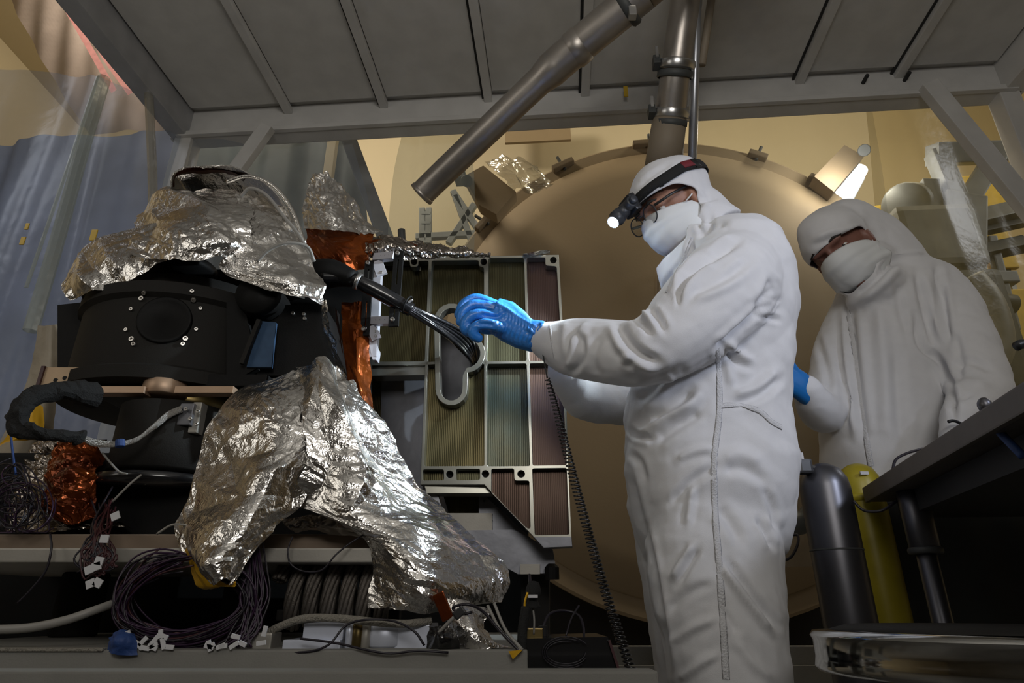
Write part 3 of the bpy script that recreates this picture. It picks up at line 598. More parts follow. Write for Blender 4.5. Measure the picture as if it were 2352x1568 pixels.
def wrinkle(P, Nn, amp, seed, scale=7):
    u = P[:, 0]*0.9+P[:, 1]*0.7; v = P[:, 2]; w = P[:, 1]*0.8-P[:, 0]*0.5
    h = amp*(snoise(u*scale, v*scale*0.6+w*2, seed)+0.6*snoise(u*scale*1.9+w*3, v*scale*2.1, seed+3)+0.4*snoise(w*scale*3+u, v*scale*4, seed+6))
    return P+Nn*h[:, None]
class Head:
    def __init__(s, H, psi, tau, roll=0.0, k=1.0):
        s.H = H; s.k = k; F = Vector((-math.cos(psi)*math.cos(tau), -math.sin(psi)*math.cos(tau), -math.sin(tau))); L = Vector((math.sin(psi), -math.cos(psi), 0))
        q = Matrix.Rotation(roll, 3, F); L = q @ L; s.F, s.L, s.U = F, L, F.cross(L)
    def __call__(s, f, u, l=0.0): return s.H+(s.F*f+s.U*u+s.L*l)*s.k
    def ax(s): return (s.F*s.k, s.L*s.k, s.U*s.k)
    def loc(s, P): Q = (P-np.array(s.H))/s.k; return Q@np.array(s.F), Q@np.array(s.U), Q@np.array(s.L)
def skin_head(h):
    A = h.ax(); e = lambda f, u, l, r: ellipsoid(h(f, u, l), A, r, 20, 12)
    P = [e(-0.008, 0.022, 0, (0.098, 0.076, 0.100)), e(0.022, -0.045, 0, (0.072, 0.062, 0.085)), e(0.070, -0.105, 0, (0.026, 0.026, 0.022)),
         e(0.088, 0.020, 0, (0.016, 0.052, 0.012)), e(0.102, -0.028, 0, (0.020, 0.014, 0.018)), e(0.093, -0.004, 0, (0.014, 0.010, 0.026)),
         e(0.088, -0.070, 0, (0.012, 0.026, 0.007)), e(0.086, -0.080, 0, (0.012, 0.022, 0.007))]
    for s in (-1, 1): P += [e(0.070, -0.038, 0.038*s, (0.024, 0.022, 0.022)), e(-0.012, -0.012, 0.078*s, (0.020, 0.010, 0.032))]
    for s in (-1, 1): P += [e(0.0705, 0.0075, 0.033*s, (0.0125, 0.0150, 0.0085)), e(0.0690, -0.0115, 0.033*s, (0.012, 0.0145, 0.0070))]
    P.append(tube([h(-0.03, -0.06), h(-0.045, -0.13), h(-0.06, -0.19)], [0.055, 0.056, 0.065], 20)); return P
def hood_shape(h, bag=1.0):
    A = h.ax(); e = lambda f, u, l, r: ellipsoid(h(f, u, l), A, r, 28, 18)
    return [e(-0.012, 0.028, 0, (0.122, 0.097, 0.113)), e(-0.050, 0.050, 0, (0.092, 0.092, 0.090*bag)), e(0.008, -0.055, 0, (0.092, 0.088, 0.098)), e(-0.06, -0.06, 0, (0.08, 0.092, 0.10)),
            e(0.045, -0.105, 0, (0.055, 0.060, 0.040))]
def cut_face(h, P, Fc, top=0.045, side=(0.0, -0.025)):
    """open the hood in front of the face"""
    f, u, l = h.loc(P); al = np.abs(l)
    f0 = np.interp(u, [-0.13, -0.10, -0.05, 0.0, 0.03, 0.045], [0.09, 0.055, 0.0, side[0]-0.012, 0.03, 0.075])
    cut = (u < top-0.006*(al/0.08)) & (u > -0.125) & (f > f0) & (al < 0.115) & (f < 0.14)
    Fc = [q for q in Fc if not all(cut[i] for i in q)]
    cnt = {}
    for q in Fc:
        for i in range(len(q)):
            e = (min(q[i], q[i-1]), max(q[i], q[i-1])); cnt[e] = cnt.get(e, 0)+1
    nb = {}
    for (i, j), c in cnt.items():
        if c == 1: nb.setdefault(i, []).append(j); nb.setdefault(j, []).append(i)
    ks = [k for k in nb if len(nb[k]) == 2]; A = np.array([nb[k] for k in ks]); ks = np.array(ks)
    for _ in range(14): P[ks] = 0.4*P[ks]+0.3*(P[A[:, 0]]+P[A[:, 1]])                # an even hem round the opening
    return Fc
def mask_shape(h, seed, top=-0.002, bot=-0.128):
    V = []; nr, nc = 26, 44
    for i in range(nr):
        t = i/(nr-1); u = top+(bot-top)*t
        ff = np.interp(t, [0, 0.12, 0.3, 0.6, 0.85, 1.0], [0.112, 0.124, 0.130, 0.117, 0.098, 0.068]); w = np.interp(t, [0, 0.3, 0.7, 1.0], [0.073, 0.083, 0.082, 0.060])
        for k in range(nc):
            a = (k/(nc-1)-0.5)*2*R(98 if t < 0.75 else 98-60*(t-0.75)); ca, sa = math.cos(a), math.sin(a)
            pl = 0.0007*math.sin(t*26+2.2*abs(a))+0.0022*t*math.sin(11*a+3*t)*(abs(a) > 0.3)
            uu = u-0.020*(1-abs(ca))*(1-t)*1.2+0.010*abs(sa)*t
            V.append(h((ff+0.010)*max(ca, -0.2)*1.0-0.012+pl*ca, uu, w*sa*(1.0+0.02*math.sin(12*t))+pl*sa))
    Fc = [(i*nc+k, i*nc+k+1, (i+1)*nc+k+1, (i+1)*nc+k) for i in range(nr-1) for k in range(nc-1)]
    return V, Fc
def solid(o, t):
    m = o.modifiers.new('thickness', 'SOLIDIFY'); m.thickness = t; m.offset = -1; return o
def seam(suit_bvh, pts, w, par, m='suit_seam', name='seam', lift=0.0004, n=8):
    """raised stitched strip laid on the cloth along a traced line"""
    C = crom([(a, b, 0) for a, b in pts], n); P = []; Nn = []
    for a, b, _ in C:
        r = ray(a, b).normalized(); q, nn, i, dd = suit_bvh.ray_cast(CAM, r)
        if q is not None: P.append(q+nn*lift); Nn.append(nn)
    V = []; Fc = []
    for i, p in enumerate(P):
        t = (P[min(i+1, len(P)-1)]-P[max(i-1, 0)]).normalized(); s = t.cross(Nn[i]).normalized()
        for k in range(6):
            an = math.pi*2*k/6; V.append(p+s*(math.cos(an)*w/2)+Nn[i]*(math.sin(an)*w*0.10))
    for i in range(len(P)-1):
        for k in range(6): Fc.append((i*6+k, i*6+(k+1) % 6, (i+1)*6+(k+1) % 6, (i+1)*6+k))
    return obj(name, (V, Fc), m, par, True)
def finger(pts, r0, r1):
    P = [W(*p) for p in pts]; C = crom(P, 5); return rounded(C, np.linspace(r0, r1, len(C)), 12)
def snap(p, n, par): return obj('snap_button', lathe([(0.0065, 0), (0.0065, 0.002), (0.0045, 0.0025), (0.004, 0.001)], p, n, 14), 'pole_steel', par, True)

# ------------------------------------------------------------------ worker with the headlamp
w1 = thing('person', 'person in white coverall with headlamp, glasses and blue gloves reaching towards the panel', 'person', (0.43, 1.45, 0))
hd = Head(W(1548, 478, 1.45), R(18), R(30))
d0 = 1.45
torso = [sec(548, 1612, 1712, d0, 0.10), sec(566, 1585, 1742, d0, 0.155), sec(600, 1562, 1768, d0, 0.195), sec(660, 1528, 1796, d0, 0.215), sec(740, 1500, 1806, d0, 0.21), sec(830, 1468, 1804, d0, 0.205),
         sec(900, 1444, 1796, d0, 0.20), sec(960, 1440, 1794, d0, 0.20), sec(1010, 1441, 1803, d0, 0.20), sec(1080, 1440, 1810, d0, 0.205), sec(1150, 1444, 1806, d0, 0.205), sec(1215, 1462, 1797, d0, 0.195), sec(1270, 1480, 1788, d0, 0.16), sec(1310, 1510, 1760, d0, 0.12)]
def leg(pts, d, floor_r):
    S = [sec(py, xl, xr, d, hdp) for py, xl, xr, hdp in pts]; c, a, b = S[-1]
    for z, f in ((0.36, 0.92), (0.22, 0.84), (0.10, 0.78)): S.append((Vector((c.x+0.006, c.y, z)), a*f, b*f))
    return S
legN = leg([(1170, 1490, 1780, 0.11), (1250, 1484, 1786, 0.13), (1330, 1494, 1790, 0.135), (1430, 1512, 1796, 0.135), (1568, 1540, 1806, 0.135)], 1.36, 0.1)
legF = leg([(1170, 1450, 1760, 0.11), (1250, 1462, 1740, 0.12), (1330, 1477, 1735, 0.125), (1430, 1492, 1735, 0.125), (1568, 1512, 1745, 0.125)], 1.56, 0.1)
armN, rN = chain([(1700, 612, 1.33), (1672, 652, 1.28), (1618, 712, 1.23), (1545, 778, 1.21), (1470, 812, 1.23), (1390, 806, 1.29), (1318, 796, 1.35), (1262, 782, 1.395)], [92, 112, 108, 92, 80, 74, 66, 44])
armF, rF = chain([(1660, 640, 1.60), (1600, 760, 1.68), (1490, 900, 1.70), (1400, 925, 1.66), (1340, 915, 1.61), (1300, 860, 1.57), (1296, 820, 1.55)], [80, 78, 66, 50, 46, 40, 30])
cape = [loft([(hd(-0.03, -0.05), hd.F*0.10, hd.L*0.10), (hd(-0.045, -0.10), hd.F*0.105, hd.L*0.11), (W(1612, 590, 1.45), Vector((0.115, 0, -0.03)), Vector((0, 0.15, 0))), (W(1640, 640, 1.45), Vector((0.13, 0, 0)), Vector((0, 0.17, 0)))], 32, 2.0)]
P, Nn, Fc = remesh([loft(torso, 44, 2.5), loft(legN, 32, 2.2), loft(legF, 32, 2.2)]+rounded(armN, rN)+rounded(armF, rF)+hood_shape(hd)+cape, 0.0052, 5)
folds1 = [([(1416, 738), (1440, 780), (1470, 812), (1512, 834)], 11, -0.011), ([(1405, 752), (1425, 795), (1455, 822), (1505, 850)], 10, 0.006), ([(1326, 762), (1338, 800), (1330, 835), (1306, 856)], 8, -0.010),
  ([(1352, 742), (1322, 780), (1312, 845)], 8, 0.008), ([(1300, 735), (1296, 790), (1312, 850)], 9, 0.004), ([(1460, 722), (1478, 742), (1494, 766)], 8, -0.009), ([(1497, 712), (1514, 735), (1527, 760)], 8, -0.009), ([(1478, 716), (1498, 742)], 9, 0.008),
  ([(1429, 834), (1450, 810)], 8, 0.006), ([(1380, 770), (1360, 820), (1372, 862)], 10, -0.005), ([(1560, 850), (1500, 868), (1420, 868)], 12, -0.005),
  ([(1782, 655), (1735, 722), (1690, 765), (1648, 800)], 9, -0.016), ([(1735, 722), (1762, 702), (1786, 684)], 6, -0.008), ([(1737, 728), (1762, 728), (1790, 736)], 6, -0.008), ([(1728, 705), (1755, 672), (1772, 640)], 8, -0.007), ([(1742, 712), (1776, 690)], 6, 0.006),
  ([(1666, 776), (1690, 806), (1726, 832)], 9, 0.007), ([(1668, 800), (1690, 830), (1728, 845)], 8, -0.007), ([(1664, 826), (1672, 850), (1682, 884)], 9, 0.006), ([(1684, 908), (1735, 890), (1782, 850)], 11, 0.007), ([(1690, 925), (1750, 905), (1795, 868)], 9, -0.006),
  ([(1472, 1000), (1530, 958), (1582, 930), (1614, 898)], 12, 0.009), ([(1490, 965), (1545, 935), (1590, 900)], 11, -0.009), ([(1550, 864), (1520, 905), (1480, 940)], 12, 0.009), ([(1502, 1012), (1560, 975), (1610, 945)], 12, -0.008),
  ([(1690, 538), (1635, 566), (1580, 614), (1543, 662)], 8, 0.010), ([(1698, 556), (1640, 590), (1585, 628), (1556, 668)], 8, -0.010), ([(1640, 612), (1600, 636), (1566, 690)], 9, 0.006), ([(1574, 640), (1562, 668), (1558, 700)], 5, -0.007), ([(1720, 600), (1660, 640), (1600, 668)], 10, -0.006), ([(1700, 640), (1650, 668), (1590, 690)], 9, 0.004),
  ([(1656, 1292), (1712, 1370), (1772, 1452)], 9, 0.009), ([(1668, 1290), (1725, 1360), (1785, 1440)], 9, -0.010), ([(1648, 1168), (1670, 1190), (1700, 1240)], 12, -0.008), ([(1742, 1192), (1762, 1226), (1776, 1258)], 7, -0.010), ([(1755, 1120), (1775, 1170), (1780, 1215)], 8, -0.006),
  ([(1593, 1252), (1570, 1285), (1546, 1326)], 8, 0.007), ([(1603, 1262), (1580, 1300), (1556, 1340)], 8, -0.007), ([(1580, 1205), (1586, 1160), (1590, 1118)], 8, 0.006), ([(1636, 1030), (1595, 1036), (1556, 1054)], 8, 0.006), ([(1642, 1072), (1590, 1105), (1540, 1158)], 10, -0.007), ([(1442, 984), (1465, 1000), (1496, 1006)], 7, -0.009), ([(1446, 1040), (1470, 1062), (1480, 1100)], 8, -0.006), ([(1450, 1100), (1462, 1150), (1476, 1200)], 8, -0.007),
  ([(1660, 1050), (1700, 1040), (1750, 1060)], 12, 0.005), ([(1665, 1080), (1710, 1078), (1765, 1110)], 11, -0.006), ([(1479, 1205), (1500, 1300), (1520, 1420), (1536, 1545)], 8, -0.012), ([(1632, 1340), (1580, 1365), (1540, 1400)], 9, -0.005), ([(1640, 1420), (1585, 1445), (1545, 1475)], 9, 0.006), ([(1648, 1500), (1600, 1530), (1560, 1560)], 9, 0.006), ([(1690, 1470), (1730, 1520), (1775, 1560)], 10, 0.005), ([(1660, 1400), (1690, 1450)], 8, -0.005),
  ([(1596, 430), (1618, 460), (1640, 505)], 8, 0.006), ([(1580, 470), (1600, 500), (1612, 535)], 8, -0.007), ([(1625, 470), (1634, 500), (1622, 530)], 7, -0.006), ([(1540, 376), (1500, 400), (1470, 425)], 5, -0.004), ([(1600, 545), (1640, 520), (1668, 512)], 7, -0.008), ([(1592, 560), (1580, 590), (1560, 620)], 7, -0.007), ([(1560, 500), (1578, 540), (1570, 585)], 7, 0.005)]
P = wrinkle(P, Nn, 0.0016, 5, 9); P = creases(P, Nn, 0.0050, 5, 14); P = sculpt(P, Nn, folds1, 1.1)
Fc1 = cut_face(hd, P, Fc)
suit = obj('coverall', (P, Fc1), 'suit', w1, True); solid(suit, 0.0025)
bv = BVHTree.FromPolygons([Vector(p) for p in P], Fc1)
for pts, w in (([(1648, 802), (1652, 880), (1651, 960), (1640, 1060), (1643, 1180), (1652, 1300), (1660, 1420), (1668, 1560)], 0.013), ([(1654, 932), (1700, 930), (1745, 945), (1772, 968), (1796, 982)], 0.012), ([(1262, 740), (1268, 790), (1274, 826)], 0.006),
               ([(1590, 545), (1572, 590), (1546, 632), (1530, 672)], 0.007)): seam(bv, pts, w, w1)
body1 = remesh([loft([(c, a*0.72, b*0.72) for c, a, b in torso[3:]], 28, 2.2), loft([(c, a*0.6, b*0.6) for c, a, b in legN], 20, 2), loft([(c, a*0.6, b*0.6) for c, a, b in legF], 20, 2),
                tube([hd(-0.045, -0.12), W(1640, 640, 1.45)], [0.06, 0.10], 20)]+rounded(armN, np.minimum(rN*0.55, 0.06), 14)+rounded(armF, np.minimum(rF*0.55, 0.055), 14)+skin_head(hd), 0.005, 2)
obj('body', (body1[0], body1[2]), 'skin', w1, True)
solid(obj('face_mask', mask_shape(hd, 1), 'mask', w1, True), 0.002)
for s in (-1, 1):
    e = obj('eye', ellipsoid(hd(0.0690, -0.002, 0.033*s), hd.ax(), (0.0118,)*3, 16, 10), 'eye_white', w1, True)
    obj('iris', ellipsoid(hd(0.0775, -0.004, 0.033*s), hd.ax(), (0.0045, 0.006, 0.006), 12, 8), 'eye_dark', e, True)
    obj('eyebrow', tube([hd(0.100, 0.022, 0.012*s), hd(0.100, 0.028, 0.034*s), hd(0.088, 0.022, 0.054*s)], [0.003, 0.0042, 0.002], 8), 'hair', w1, True)
    obj('mask_strap', tube([hd(0.03, -0.02, 0.080*s), hd(0.0, -0.008, 0.083*s), hd(-0.04, 0.0, 0.080*s)], 0.002, 6), 'mask', w1, True)
gl = obj('glasses', tube([hd(0.120, 0.006, -0.010), hd(0.124, 0.009, 0), hd(0.120, 0.006, 0.010)], 0.0020, 8), 'black_plastic', w1, True)
for s in (-1, 1):
    ring = [hd(0.116-0.006*abs(math.sin(2*math.pi*k/28))*0-0.006*(0.5-0.5*math.cos(0)), -0.004+0.0245*math.sin(2*math.pi*k/28), s*0.034+0.0255*math.cos(2*math.pi*k/28)) for k in range(28)]
    obj('rim', tube(ring, 0.0017, 8, closed=True), 'black_plastic', gl, True)
    obj('lens', (ring, [tuple(range(28))]), 'lens_glass', gl) if 'lens_glass' in MATS else None
    obj('temple', tube([hd(0.110, 0.006, 0.058*s), hd(0.06, 0.012, 0.080*s), hd(0.0, 0.016, 0.087*s)], 0.0024, 8, squash=1.6), 'black_plastic', gl, True)
# head lamp
V = []; nb = 72
for k in range(nb):
    a = 2*math.pi*k/nb; dr = hd.F*math.cos(a)+hd.L*math.sin(a)
    for j in range(5):
        uu = 0.040+0.028*j/4-0.004*math.cos(a)+0.010*(1-abs(math.cos(a))); o_ = hd(-0.012, uu)
        q = bv.ray_cast(o_+dr*0.3, -dr)[0]; q = q if q is not None else o_+dr*0.12
        V.append(q+dr*(0.003+0.0015*math.sin(math.pi*j/4)))
V = np.array([tuple(v) for v in V]).reshape(nb, 5, 3)
for _ in range(4): V = 0.5*V+0.25*(np.roll(V, 1, 0)+np.roll(V, -1, 0))
cen = np.array(tuple(hd(-0.012, 0.05))); V = cen+(V-cen)*1.025
Fb = [(k*5+j, k*5+j+1, ((k+1) % nb)*5+j+1, ((k+1) % nb)*5+j) for k in range(nb) for j in range(4)]
hl = obj('headlamp_band', (V.reshape(-1, 3), Fb), 'black_band', w1, True); solid(hl, 0.002)
def band_patch(a0, a1, name, m, lift, j0=0, j1=4):
    P_ = []
    for k in range(12):
        ka = (a0+(a1-a0)*k/11) % (2*math.pi); f = ka/(2*math.pi)*nb; i = int(f) % nb; t = f-int(f); row = V[i]*(1-t)+V[(i+1) % nb]*t
        P_.append([row[j0]+(row[j0]-cen)*lift, row[j1]+(row[j1]-cen)*lift])
    VV = [p for r in P_ for p in r]; return solid(obj(name, (VV, [(2*k, 2*k+1, 2*k+3, 2*k+2) for k in range(11)]), m, hl, True), 0.003)
band_patch(R(86), R(108), 'band_print', 'red_mark', 0.012, 1, 4)
band_patch(R(108), R(117), 'band_slider', 'black_plastic', 0.03)
ax = (W(1404, 516, 1.40)-W(1440, 476, 1.43)).normalized(); lamp_at = W(1408, 511, 1.40)
lb = hd(0.128, 0.048)
obj('lamp_mount', box(lb, (0.022, 0.055, 0.050), hd.ax(), 0.006), 'black_plastic', hl)
obj('lamp_pivot', cyl(lb+hd.L*0.030+hd.F*0.012, lb-hd.L*0.030+hd.F*0.012, 0.016, 18), 'lamp_body', hl, True)
obj('pivot_knob', cyl(lb+hd.L*0.030+hd.F*0.012, lb+hd.L*0.042+hd.F*0.012, 0.011, 16), 'lamp_body', hl, True)
lh = lathe([(0.012, -0.052), (0.020, -0.046), (0.022, -0.022), (0.018, -0.018), (0.0165, -0.006), (0.0165, 0.0)], lamp_at, ax, 24); smooth_by_angle(obj('lamp_head', lh, 'lamp_body', hl), 40)
obj('lamp_neck', tube([lb+hd.F*0.01, lamp_at-ax*0.03], [0.018, 0.018], 14), 'lamp_body', hl, True)
obj('lamp_lens', lathe([(0.0115, 0.0), (0.0110, 0.0035), (0.0085, 0.0070), (0.0045, 0.0090), (0.0005, 0.0095)], lamp_at, ax, 20), 'lamp_lens', hl, True)
sp = bpy.data.lights.new('headlamp_beam', 'SPOT'); sp.energy = 42; sp.color = (0.80, 0.92, 1.0); sp.spot_size = R(100); sp.spot_blend = 1.0; sp.shadow_soft_size = 0.008
so = bpy.data.objects.new('headlamp_beam', sp); COL.objects.link(so); so.location = lamp_at+ax*0.016; so.rotation_euler = (W(1085, 780, 1.55)-lamp_at).to_track_quat('-Z', 'Y').to_euler(); adopt(so, hl)
for px, py in ((1564, 470), (1574, 489)):
    q, nn, i, dd = bv.ray_cast(CAM, ray(px, py).normalized()); snap(q, nn, w1)
# near glove
palm = loft([(W(1252, 776, 1.395), Vector((0, 0, 1))*0.041, Vector((0, 1, 0))*0.034), (W(1222, 771, 1.405), Vector((0.012, 0, 1))*0.040, Vector((0, 1, 0))*0.033), (W(1196, 757, 1.415), Vector((0.25, 0, 1))*0.046, Vector((0, 1, 0))*0.034),
             (W(1166, 738, 1.425), Vector((0.3, 0, 1))*0.050, Vector((0, 1, 0))*0.036), (W(1136, 724, 1.43), Vector((0.3, 0, 1))*0.043, Vector((0, 1, 0))*0.040)], 24, 2.3)
fg = [finger([(1150, 752, 1.395), (1116, 744, 1.385), (1090, 752, 1.385), (1086, 768, 1.39), (1098, 776, 1.40)], 0.0140, 0.0122),
      finger([(1146, 730, 1.405), (1098, 722, 1.395), (1072, 735, 1.395), (1068, 755, 1.40), (1080, 764, 1.41)], 0.0150, 0.0128),
      finger([(1142, 712, 1.43), (1092, 700, 1.425), (1064, 716, 1.425), (1058, 738, 1.43)], 0.0155, 0.0130),
      finger([(1140, 702, 1.455), (1096, 686, 1.455), (1066, 698, 1.455), (1054, 722, 1.455)], 0.0150, 0.0128),
      finger([(1190, 742, 1.45), (1150, 752, 1.468), (1118, 756, 1.465), (1096, 750, 1.455)], 0.0160, 0.0130)]
Pg, Ng, Fg = remesh([palm]+sum(fg, []), 0.0026, 4)
gf = [([(1112, 690), (1150, 700), (1185, 724)], 5, 0.003), ([(1104, 722), (1140, 728), (1160, 716)], 4, -0.004), ([(1096, 742), (1135, 746)], 4, -0.004)]
random.seed(4)
for k in range(13):
    t = k/12; x0 = 1142+88*t; y0 = 694+52*t; gf.append(([(x0, y0), (x0+6, y0+14), (x0+5, y0+28)], 2.3, 0.0022))
for k in range(9):
    t = k/8; x0 = 1130+80*t; y0 = 770+25*t; gf.append(([(x0, y0), (x0+5, y0-18), (x0+12, y0-34)], 2.5, 0.0012))
gf += [([(1238, 742), (1226, 770), (1214, 790)], 4, -0.004), ([(1212, 752), (1230, 770), (1240, 800)], 4, 0.004), ([(1248, 745), (1230, 765)], 4, 0.004), ([(1222, 790), (1236, 812)], 4, 0.003)]
Pg = sculpt(Pg, Ng, gf); glove1 = obj('glove', (Pg, Fg), 'glove', w1, True)
# far glove, mostly behind the near sleeve
fp = loft([(W(1296, 850, 1.55), Vector((0.036, 0, 0)), Vector((0, 0.030, 0))), (W(1288, 815, 1.54), Vector((0.040, 0, 0)), Vector((0, 0.026, 0))), (W(1282, 785, 1.53), Vector((0.042, 0, 0)), Vector((0, 0.022, 0)))], 20, 2.2)
ff = [finger([(1262+12*k, 786, 1.53), (1256+12*k, 766, 1.515), (1250+12*k, 764, 1.495), (1250+12*k, 776, 1.485)], 0.0105, 0.0085) for k in range(4)]+[finger([(1304, 812, 1.535), (1310, 795, 1.51), (1300, 782, 1.495)], 0.012, 0.0095)]
Pf, Nf, Ff = remesh([fp]+sum(ff, []), 0.003, 3); obj('glove', (Pf, Ff), 'glove', w1, True)
# shoe covers
for leg_ in (legN, legF):
    c = leg_[-1][0]; S = loft([(Vector((c.x+0.02, c.y, 0.13)), Vector((0.085, 0, 0)), Vector((0, 0.065, 0))), (Vector((c.x-0.01, c.y, 0.09)), Vector((0.125, 0, 0)), Vector((0, 0.06, 0))), (Vector((c.x-0.05, c.y, 0.05)), Vector((0.165, 0, 0)), Vector((0, 0.058, 0))), (Vector((c.x-0.05, c.y, 0.0)), Vector((0.16, 0, 0)), Vector((0, 0.055, 0)))], 24, 2.4)
    obj('shoe_cover', S, 'suit', w1, True)

# ------------------------------------------------------------------ second worker behind
w2 = thing('person', 'person in white coverall and face mask looking down, standing behind the tilted table', 'person', (0.95, 1.85, 0))
h2 = Head(W(1932, 575, 1.80), R(40), R(26), R(20), 1.12)
d2 = 1.88
torso2 = [sec(612, 2020, 2130, d2, 0.086), sec(640, 1975, 2165, d2, 0.138), sec(690, 1945, 2190, d2, 0.163), sec(770, 1925, 2185, d2, 0.163), sec(860, 1905, 2165, d2, 0.163), sec(950, 1898, 2150, d2, 0.163), sec(1050, 1900, 2150, d2, 0.172), sec(1150, 1915, 2160, d2, 0.172), sec(1250, 1940, 2180, d2, 0.155)]
c = torso2[-1][0]; t2b = [(Vector((c.x+0.08*s, c.y+0.02*s, z)), Vector((0.10*f, 0, 0)), Vector((0, 0.12*f, 0))) for s in (-1, 1) for z, f in ((c.z+0.15, 1.1), (0.5, 1.0), (0.3, 0.9), (0.0, 0.8))]
arm2N, r2N = chain([(2140, 655, 1.84), (2190, 740, 1.76), (2236, 840, 1.70), (2250, 905, 1.66), (2225, 950, 1.60), (2200, 1000, 1.55)], [62, 70, 66, 62, 50, 38])
arm2F, r2F = chain([(1985, 690, 1.95), (1930, 800, 1.92), (1905, 900, 1.86), (1890, 945, 1.80), (1868, 920, 1.74), (1853, 893, 1.71)], [60, 58, 52, 46, 38, 30])
cape2 = [loft([(h2(-0.03, -0.05), h2.F*0.10, h2.L*0.10), (h2(-0.06, -0.09), h2.F*0.11, h2.L*0.11), (W(2035, 625, 1.87), Vector((0.13, 0, 0.02)), Vector((0, 0.14, 0)))], 28, 2.0)]
P, Nn, Fc = remesh([loft(torso2, 40, 2.4), loft(t2b[:4], 24, 2.1), loft(t2b[4:], 24, 2.1)]+rounded(arm2N, r2N)+rounded(arm2F, r2F)+hood_shape(h2, 1.05)+rounded(crom([W(1950, 535, 1.84), W(2000, 575, 1.86), W(2050, 640, 1.88)], 4), np.linspace(0.115, 0.13, 9))+cape2+[ellipsoid(h2(0.02, -0.150), h2.ax(), (0.085, 0.085, 0.050))], 0.008, 5)
folds2 = [([(2105, 620), (2122, 700), (2140, 790)], 9, -0.010), ([(2150, 610), (2165, 680), (2180, 790)], 8, -0.014), ([(2125, 640), (2145, 720), (2160, 760)], 8, 0.008), ([(2104, 720), (2115, 790), (2160, 830), (2185, 890), (2192, 960)], 8, -0.016), ([(2060, 640), (2070, 720), (2085, 760)], 9, -0.006),
          ([(1950, 720), (1965, 850), (1985, 1000)], 10, -0.010), ([(1938, 700), (1950, 860), (1965, 1000)], 9, 0.010), ([(2020, 700), (2030, 850), (2035, 1000)], 14, 0.008), ([(2060, 800), (2065, 900), (2075, 1020)], 12, -0.006), ([(2195, 840), (2230, 830), (2280, 850)], 8, -0.007), ([(2190, 900), (2220, 880), (2270, 885)], 9, 0.008), ([(2200, 920), (2230, 905)], 6, -0.006), ([(2190, 760), (2205, 820), (2200, 880)], 8, -0.006),
          ([(1870, 550), (1920, 530), (1985, 530)], 8, 0.006), ([(1865, 565), (1910, 548), (1960, 548)], 7, -0.006), ([(1870, 760), (1900, 850), (1905, 900)], 8, -0.006), ([(2045, 600), (2010, 640), (1960, 680)], 8, -0.010), ([(2070, 610), (2030, 650), (1985, 690)], 9, 0.008)]
P = wrinkle(P, Nn, 0.002, 15, 8); P = creases(P, Nn, 0.0062, 15, 11); P = sculpt(P, Nn, folds2, 1.2); Fc2 = cut_face(h2, P, Fc, 0.028)
solid(obj('coverall', (P, Fc2), 'suit', w2, True), 0.0025); bv2 = BVHTree.FromPolygons([Vector(p) for p in P], Fc2)
seam(bv2, [(1948, 715), (1962, 800), (1975, 900), (1990, 1010), (2000, 1070)], 0.016, w2)
body2 = remesh([loft([(c, a*0.7, b*0.7) for c, a, b in torso2[2:]], 24, 2.2), loft([(c, a*0.6, b*0.6) for c, a, b in t2b[:4]], 16, 2), loft([(c, a*0.6, b*0.6) for c, a, b in t2b[4:]], 16, 2), tube([h2(-0.05, -0.1), W(2050, 690, 1.88)], [0.055, 0.10], 16)]+rounded(arm2N, r2N*0.5, 12)+rounded(arm2F, r2F*0.5, 12)+skin_head(h2), 0.006, 2)
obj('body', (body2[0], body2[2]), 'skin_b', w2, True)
solid(obj('face_mask', mask_shape(h2, 2, -0.006, -0.130), 'mask', w2, True), 0.002)
for s in (-1, 1):
    e = obj('eye', ellipsoid(h2(0.0670, -0.003, 0.033*s), h2.ax(), (0.0118,)*3, 14, 8), 'eye_white', w2, True); obj('iris', ellipsoid(h2(0.0755, -0.005, 0.033*s), h2.ax(), (0.0045, 0.0065, 0.0065), 12, 8), 'eye_dark', e, True)
    obj('eyebrow', tube([h2(0.100, 0.022, 0.012*s), h2(0.100, 0.028, 0.034*s), h2(0.088, 0.022, 0.054*s)], [0.003, 0.0042, 0.002], 8), 'hair', w2, True)
p2 = loft([(W(1862, 905, 1.715), Vector((0.02, 0, 0.034)), Vector((0, 0.03, 0))), (W(1838, 885, 1.70), Vector((0.02, 0, 0.036)), Vector((0, 0.028, 0))), (W(1815, 870, 1.69), Vector((0.014, 0, 0.040)), Vector((0, 0.026, 0))), (W(1798, 862, 1.68), Vector((0.01, 0, 0.036)), Vector((0, 0.024, 0)))], 20, 2.2)
f2 = [finger([(1800, 845+11*k, 1.68+0.004*k), (1782, 850+12*k, 1.67), (1768, 862+12*k, 1.67), (1762, 876+10*k, 1.68)], 0.0105, 0.0085) for k in range(4)]+[finger([(1835, 865, 1.685), (1820, 840, 1.67), (1806, 828, 1.665)], 0.012, 0.0095)]
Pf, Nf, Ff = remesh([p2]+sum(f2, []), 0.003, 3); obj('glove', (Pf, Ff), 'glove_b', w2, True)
p3 = loft([(W(2198, 1004, 1.55), Vector((0.03, 0, 0.02)), Vector((0, 0.03, 0))), (W(2172, 1026, 1.53), Vector((0.03, 0, 0.02)), Vector((0, 0.03, 0)))], 20, 2.2)
f3 = [finger([(2172, 1022+8*k, 1.52+0.012*k), (2150, 1040+8*k, 1.52+0.012*k), (2134, 1056+8*k, 1.52+0.012*k)], 0.0105, 0.0085) for k in range(4)]+[finger([(2180, 1030, 1.51), (2162, 1050, 1.50), (2150, 1062, 1.50)], 0.012, 0.0095)]
